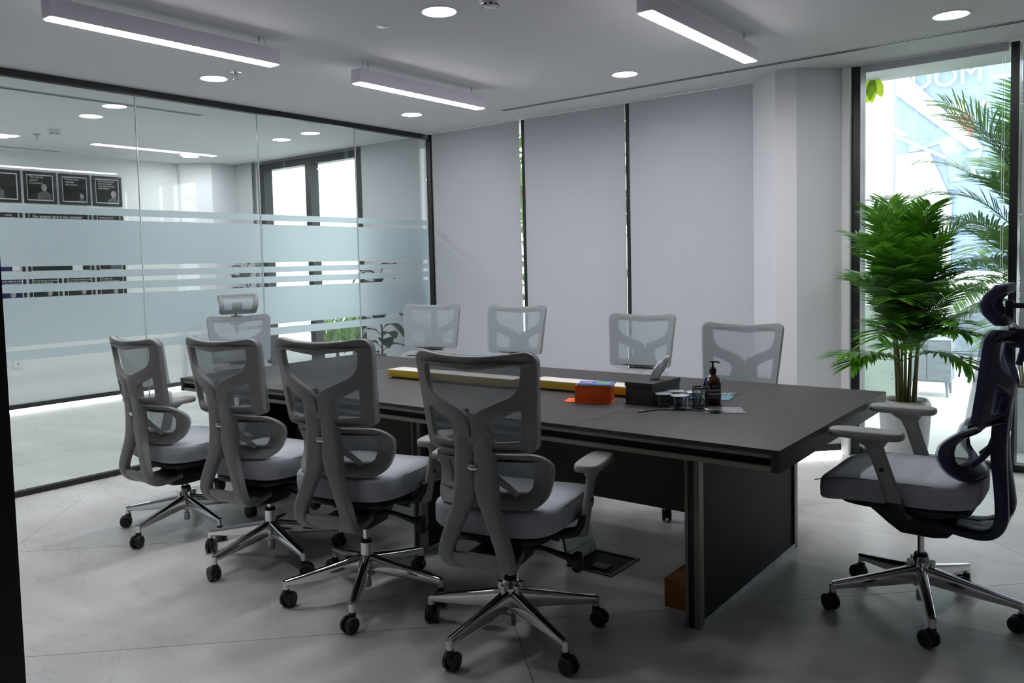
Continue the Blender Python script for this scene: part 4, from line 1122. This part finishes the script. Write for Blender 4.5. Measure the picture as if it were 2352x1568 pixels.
def palm(o, rnd, base_r, z0, crown, fr_count, m, len_rng, zmin, zmax, canes=12, el_rng=(0.2, 1.35), lim=None, ll=0.3, az_ok=None, free=None):
    for k in range(canes):
        a = rnd.uniform(0, 2*PI); r = base_r*math.sqrt(rnd.uniform(0.02, 1)); x, y = r*math.cos(a), r*math.sin(a)
        h = rnd.uniform(0.3, 0.62); bm = bmesh.new()
        tube(bm, [(x, y, z0-0.02), (x*1.25, y*1.25, z0+h*0.5), (x*1.6, y*1.6, z0+h)], [0.009, 0.008, 0.006], 7)
        put('cane', finish(bm, 'cane', 'cane', True), o)
    for k in range(fr_count):
        f = (k+0.5)/fr_count
        for tr in range(60):
            az = rnd.uniform(0, 2*PI)
            if az_ok is not None and not az_ok(az, rnd): continue
            me = one_frond(rnd, az, f, base_r, zmin, zmax, el_rng, len_rng, m, ll)
            if free is None or all(free(v.co) for v in me.vertices): break
            bpy.data.meshes.remove(me); me = None
        if me: put('frond', me, o)
def one_frond(rnd, az, f, base_r, zmin, zmax, el_rng, len_rng, m, ll):
    st = Vector((base_r*1.2*math.cos(az)*rnd.uniform(0.1, 1), base_r*1.2*math.sin(az)*rnd.uniform(0.1, 1), zmin+(zmax-zmin)*f))
    el = el_rng[0]+(el_rng[1]-el_rng[0])*f**0.8+rnd.uniform(-0.32, 0.28)
    return frond('frond', m, st, az, el, rnd.uniform(*len_rng), rnd.uniform(0.6, 1.3), rnd, ll=ll)

o = thing('potted_palm', 'areca palm in a tall white glazed pot beside the column', 'plant', (-1.165, 5.64, 0))
bm = bmesh.new(); lathe(bm, [(0, 0), (0.092, 0), (0.10, 0.01), (0.135, 0.22), (0.148, 0.40), (0.146, 0.47), (0.138, 0.487), (0.130, 0.48), (0.128, 0.45), (0, 0.45)], 48)
put('pot', finish(bm, 'pot', 'potwhite', True, 50), o)
bm = bmesh.new(); cyl(bm, (0, 0, 0), 0.127, 0.127, 0.45, 0.458, 32); put('soil', finish(bm, 'soil', 'soil'), o)
palm(o, random.Random(11), 0.055, 0.455, 0, 54, 'palm', (0.38, 0.60), 0.72, 1.24, canes=16, el_rng=(0.62, 1.52), ll=0.19,
     free=lambda v: -0.45 < v.x < 0.55 and v.y+5.64 < 5.985 and (v.x-1.165)-(v.y+5.64) > -7.615)
o = thing('planter_palm', 'tall palm growing outside the glass in a pale planter', 'plant', (-0.60, 7.0, -0.02))
bm = bmesh.new(); box(bm, -0.16, 0.85, -0.22, 0.22, 0, 0.46, 0.01); put('planter', finish(bm, 'planter', 'potwhite', True, 40), o)
bm = bmesh.new(); box(bm, -0.14, 0.83, -0.20, 0.20, 0.46, 0.475); put('soil', finish(bm, 'soil', 'soil'), o)
palm(o, random.Random(5), 0.10, 0.47, 0, 64, 'palmlight', (0.50, 0.95), 1.0, 1.85, canes=18, el_rng=(0.1, 1.5), ll=0.30,
     az_ok=lambda a, r: not (PI*1.15 < a < PI*1.85) or r.random() < 0.25, free=lambda v: v.y+7.0 > 6.25)

def big_leaf(bm, base, d, nor, L, Wd, bend):
    side = d.cross(nor).normalized(); seg = 8; prev = None; c = base.copy(); dd = d.copy()
    for j in range(seg+1):
        g = j/seg; w = Wd*math.sin(PI*min(0.985, 0.03+0.95*g))**0.75
        l, mdl, r_ = bm.verts.new(c+side*w+nor*0.25*w), bm.verts.new(c), bm.verts.new(c-side*w+nor*0.25*w)
        if prev:
            bm.faces.new((prev[0], prev[1], mdl, l)); bm.faces.new((prev[1], prev[2], r_, mdl))
        prev = (l, mdl, r_); dd = (dd+Vector((0, 0, -bend/seg))).normalized(); c = c+dd*(L/seg)

def rubber_plant(x, y, label, h, seed, z_first=0.42):
    rnd = random.Random(seed)
    o = thing('rubber_plant', label, 'plant', (x, y, 0))
    bm = bmesh.new(); lathe(bm, [(0, 0), (0.11, 0), (0.145, 0.30), (0.14, 0.32), (0.13, 0.31), (0.128, 0.28), (0, 0.28)], 36); put('pot', finish(bm, 'pot', 'potwhite', True, 50), o)
    bm = bmesh.new(); cyl(bm, (0, 0, 0), 0.127, 0.127, 0.28, 0.287, 28); put('soil', finish(bm, 'soil', 'soil'), o)
    bm = bmesh.new(); tube(bm, [(0, 0, 0.27), (0.01, 0, h*0.5), (-0.01, 0.01, h)], [0.012, 0.010, 0.006], 8); put('stem', finish(bm, 'stem', 'bark', True), o)
    n = 22
    for k in range(n):
        f = k/(n-1); a = k*2.4+rnd.uniform(-0.3, 0.3); z = z_first+(h-z_first)*f
        d = Vector((math.cos(a), math.sin(a), 0.75+0.5*f)).normalized(); nor = Vector((-math.cos(a)*0.5, -math.sin(a)*0.5, 1)).normalized()
        bm = bmesh.new(); tube(bm, [Vector((0, 0, z)), Vector((0, 0, z))+d*0.07], 0.004, 6); big_leaf(bm, Vector((0, 0, z))+d*0.06, d, nor, rnd.uniform(0.22, 0.32), rnd.uniform(0.06, 0.085), rnd.uniform(1.4, 2.6))
        put('leaf', finish(bm, 'leaf', 'rubber', True, 80), o)
rubber_plant(-5.97, 5.72, 'dark leaved rubber plant behind the partition in the blind corner', 1.32, 3)
rubber_plant(-7.95, 5.55, 'dark leaved rubber plant deep in the neighbouring room by the sliding window', 1.42, 9)

# ------------------------------------------------------------------ outside
MT['paving'] = mat('terrace_paving', (0.62, 0.62, 0.62, 1), 0.6, var=0.05, scale=2)
struct('floor_terrace', boxm('floor_terrace', 'paving', -16, 14, YF+0.1, 40, -0.12, -0.02), label='bright pale terrace outside the windows')
MT['pier'] = mat('pale_render', (0.55, 0.60, 0.57, 1), 0.8, var=0.04)
MT['stone'] = mat('grey_stone', (0.30, 0.28, 0.26, 1), 0.8, var=0.3, scale=20, bump=1.0)
def gate_pier():
    o = thing('gate_pier', 'pale rendered garden pier with stones on its cap', 'pier', (-2.47, 11.35, -0.02))
    pbox('shaft', 'pier', o, -0.30, 0.30, -0.3, 0.3, 0, 2.02, 0.01)
    pbox('cap', 'pier', o, -0.34, 0.34, -0.34, 0.34, 2.02, 2.09, 0.01)
    return o
gate_pier()
for k, (x, y, s) in enumerate(((-2.72, 11.12, 0.05), (-2.49, 11.14, 0.10), (-2.26, 11.15, 0.07))):
    bm = bmesh.new(); superell(bm, (0, 0, s*0.45), s*1.2, s*0.9, s*0.45, 0.8, 0.8, 20, 12)
    put('stone', finish(bm, 'stone', 'stone', True, 70), None, (x, y, 2.07), label=['smallest', 'largest', 'middle-sized'][k]+' grey stone resting on the garden pier', cat='stone', group='stones on the pier cap')
MT['terrazzo'] = mat('pale_green_stone', (0.50, 0.58, 0.50, 1), 0.5, var=0.05, scale=5)
MT['fleck'] = mat('dark_fleck', (0.12, 0.14, 0.11, 1), 0.6)
o = thing('garden_wall', 'low pale green speckled wall outside behind the potted palm', 'wall', (-2.05, 8.3, -0.02))
pbox('slab', 'terrazzo', o, -0.75, 0.35, -0.06, 0.06, 0, 0.44, 0.004); pbox('slab', 'terrazzo', o, -0.75, 0.35, -0.06, 0.06, 0.445, 0.95, 0.004)
bm = bmesh.new(); rr = random.Random(2)
for k in range(40):
    x, z = rr.uniform(-0.7, 0.33), rr.uniform(0.02, 0.93); cyl(bm, (x, -0.06, z), 0.005, 0.005, -0.0015, 0.001, 8, 'y')
put('flecks', finish(bm, 'flecks', 'fleck'), o)['kind'] = 'stuff'
MT['greywood'] = mat('grey_cabinet', (0.22, 0.25, 0.28, 1), 0.6, var=0.12, scale=6, stretch=(1, 1, 4))
o = thing('outdoor_cabinet', 'grey sideboard on tapered legs standing on the bright terrace', 'cabinet', (-1.66, 9.20, -0.02), D(4))
pbox('carcass', 'greywood', o, -0.22, 0.19, -0.2, 0.2, 0.15, 0.57, 0.006); pbox('door', 'greywood', o, -0.21, -0.02, -0.212, -0.2, 0.17, 0.55, 0.003); pbox('door', 'greywood', o, -0.015, 0.18, -0.212, -0.2, 0.17, 0.55, 0.003)
for x in (-0.17, 0.15):
    for y in (-0.15, 0.15):
        bm = bmesh.new(); tube(bm, [(x, y, 0.16), (x*1.05, y*1.05, 0)], [0.02, 0.010], 10); put('leg', finish(bm, 'leg', 'greywood', True), o)
MT['velvet'] = mat('grey_blue_velvet', (0.26, 0.31, 0.37, 1), 0.8, var=0.15, scale=12)
o = thing('armchair', 'grey blue tub armchair standing on the terrace', 'armchair', (-1.32, 10.5, -0.02), D(200))
bm = bmesh.new(); rows = []
for i in range(21):
    a = PI*(-0.15+1.3*i/20); rows.append((Vector((0.33*math.cos(a), 0.30*math.sin(a), 0.62+0.30*max(0, math.sin(a)))), a))
for th in (0,):
    prev = None
    for p, a in rows:
        r = Vector((math.cos(a), math.sin(a), 0))
        q = [bm.verts.new(Vector((p.x, p.y, 0.28))*1.0), bm.verts.new(p+r*0.06), bm.verts.new(p-r*0.0+Vector((0, 0, 0.015))), bm.verts.new(Vector((p.x*0.78, p.y*0.78, 0.30)))]
        if prev:
            for m_ in range(3): bm.faces.new((prev[m_], prev[m_+1], q[m_+1], q[m_]))
        prev = q
put('backrest', finish(bm, 'backrest', 'velvet', True, 60), o)
bm = bmesh.new(); superell(bm, (0, 0, 0.38), 0.29, 0.28, 0.09, 0.4, 0.5, 32, 12); put('seat', finish(bm, 'seat', 'velvet', True, 70), o)
for x in (-0.22, 0.22):
    for y in (-0.2, 0.2):
        bm = bmesh.new(); tube(bm, [(x, y, 0.30), (x*1.15, y*1.15, 0)], [0.018, 0.010], 10); put('leg', finish(bm, 'leg', 'blackp', True), o)
# billboard across the street
MT['hoard'] = mat('billboard_blue', (0.27, 0.36, 0.60, 1), 0.6, var=0.12, scale=2.5, stretch=(6, 1, 0.4))
MT['denim'] = mat('print_denim', (0.32, 0.44, 0.52, 1), 0.7, var=0.35, scale=4); MT['scarf'] = mat('print_red', (0.62, 0.17, 0.19, 1), 0.7, var=0.25, scale=5)
MT['pale'] = mat('print_white', (0.85, 0.85, 0.86, 1), 0.7, var=0.05); MT['steel'] = mat('post_steel', (0.3, 0.32, 0.34, 1), 0.5)
bx, by = -3.3, 21.0
o = thing('billboard', 'large blue printed billboard with a figure in denim and a red scarf', 'billboard', (bx, by, -0.02))
pan = pbox('panel', 'hoard', o, -1.28, 4.0, -0.05, 0.05, 1.0, 5.7)
for x in (-1.0, 1.2, 3.4): pbox('post', 'steel', o, x-0.07, x+0.07, 0.05, 0.2, 0, 5.6)
def flat(nm, m, pts, lay, par=pan):
    bm = bmesh.new(); y0 = -0.05-0.012*lay; vs_ = [[bm.verts.new((x, y, z)) for x, z in pts] for y in (y0, y0-0.010)]
    bm.faces.new(vs_[0]); bm.faces.new(vs_[1][::-1]); n = len(pts)
    for i in range(n): bm.faces.new((vs_[0][i], vs_[0][(i+1) % n], vs_[1][(i+1) % n], vs_[1][i]))
    return put(nm, finish(bm, nm, m), par)
flat('printed_jacket', 'denim', [(-1.0, 3.88), (-0.9, 3.98), (-0.55, 4.02), (-0.42, 4.22), (-0.1, 4.38), (0.3, 4.34), (0.5, 3.7), (0.35, 3.05), (-0.15, 3.0), (-0.22, 3.5), (-0.36, 3.88), (-0.8, 3.76), (-0.98, 3.76)], 1)
flat('printed_arm', 'denim', [(0.15, 4.36), (0.5, 4.76), (0.76, 4.66), (0.72, 4.55), (0.5, 4.55), (0.36, 4.2)], 2)
flat('printed_scarf', 'scarf', [(-0.1, 4.48), (0.26, 4.46), (0.34, 4.12), (0.24, 3.84), (0.06, 4.02)], 4)
flat('printed_cap', 'pale', [(0.0+0.20*math.cos(2*PI*i/20), 4.60+0.17*math.sin(2*PI*i/20)) for i in range(20)], 6)
flat('printed_stripe', 'pale', [(-1.28, 5.5), (-1.02, 5.5), (0.5, 3.72), (0.28, 3.66), (-1.28, 5.12)], 5)
flat('printed_trousers', 'pale', [(-1.28, 3.72), (-0.56, 3.74), (-0.1, 2.6), (-0.1, 1.05), (-1.28, 1.05)], 3)
flat('printed_pole', 'pale', [(-1.22, 4.16), (-1.22, 4.09), (-0.2, 3.5), (-0.2, 3.58)], 7)
put('billboard_lettering', text_mesh('billboard_lettering', 'DOM', 0.62, 'pale', 1.0), pan, (-0.95, -0.16, 5.12), (PI/2, 0, 0))
o = thing('lamp_post', 'thin dark pole standing on the terrace before the billboard', 'pole', (-3.28, 15.0, -0.02))
bm = bmesh.new(); cyl(bm, (0, 0, 0), 0.025, 0.02, 0, 5.2, 14); put('pole', finish(bm, 'pole', 'steel', True), o)
bm = bmesh.new(); cyl(bm, (0, 0, 0), 0.08, 0.08, 0, 0.03, 18); put('foot', finish(bm, 'foot', 'steel', True), o)
# low hedge and trees outside the drawn blinds
MT['hedge'] = leaf_mat('hedge_leaf', (0.06, 0.13, 0.03), (0.16, 0.27, 0.06), 0.4)
def foliage(name, label, cat, x0, x1, y0, y1, z0, z1, n, seed):
    rnd = random.Random(seed); o = thing(name, label, cat, ((x0+x1)/2, (y0+y1)/2, -0.02))
    w, d = (x1-x0)/2, (y1-y0)/2; bm = bmesh.new()
    for k in range(n):
        while True:
            p = Vector((rnd.uniform(-1, 1), rnd.uniform(-1, 1), rnd.uniform(-1, 1)))
            if p.length < 1: break
        c = Vector((p.x*w, p.y*d, (z0+z1)/2+p.z*(z1-z0)/2))
        R_ = Euler((rnd.uniform(0, 6), rnd.uniform(0, 6), rnd.uniform(0, 6))).to_matrix(); s = rnd.uniform(0.05, 0.10)
        q = [bm.verts.new(c+R_ @ Vector(v)*s) for v in ((-1, 0, 0), (0, -0.45, 0.08), (1, 0, 0), (0, 0.45, 0.08))]
        bm.faces.new(q)
    put('foliage', finish(bm, 'foliage', 'hedge', True, 80), o)['kind'] = 'stuff'
    for k in range(4):
        x = (k-1.5)*w*0.35; bm = bmesh.new(); tube(bm, [(x, 0, 0), (x*1.1, 0.02, z0+0.3*(z1-z0)), (x*1.3, 0, z0+0.7*(z1-z0))], [0.03, 0.022, 0.01], 8); put('stem', finish(bm, 'stem', 'bark', True), o)
foliage('garden_tree', 'leafy tree outside glimpsed in the gaps beside the blinds', 'tree', -8.4, -4.6, 8.6, 10.2, 0.8, 4.2, 2600, 21)
foliage('garden_shrub', 'low green shrub outside the sliding window', 'shrub', -10.5, -8.3, 8.2, 9.0, 0.1, 0.75, 900, 22)
# broad leaves hanging at the top corner of the palm window
MT['lime'] = leaf_mat('lime_leaf', (0.35, 0.50, 0.02), (0.50, 0.65, 0.04), 0.5)
o = thing('hanging_vine', 'bright lime leaves hanging outside the top corner of the palm window', 'plant', (-1.60, 6.62, -0.09))
bm = bmesh.new(); tube(bm, [(0.02, 0, 2.93), (0.0, 0, 2.8), (-0.02, 0.01, 2.72)], 0.004, 6); put('stem', finish(bm, 'stem', 'bark', True), o)
for k, (dx, a) in enumerate(((-0.05, 3.6), (0.0, 4.7), (0.05, 5.6), (0.02, 4.2))):
    bm = bmesh.new(); big_leaf(bm, Vector((dx*0.3, 0, 2.80)), Vector((math.cos(a)*0.5, -0.1, -1)).normalized(), Vector((0, -1, 0)), 0.16+0.03*(k % 2), 0.035, 0.2)
    put('leaf', finish(bm, 'leaf', 'lime', True, 80), o)
# soffit over the facade that the vine hangs from
struct('trim_1', boxm('trim_1', 'wall', XFAR, XR+0.1, YF+0.12, YF+0.62, ZC+0.15, ZC+0.4), label='facade soffit above the windows')
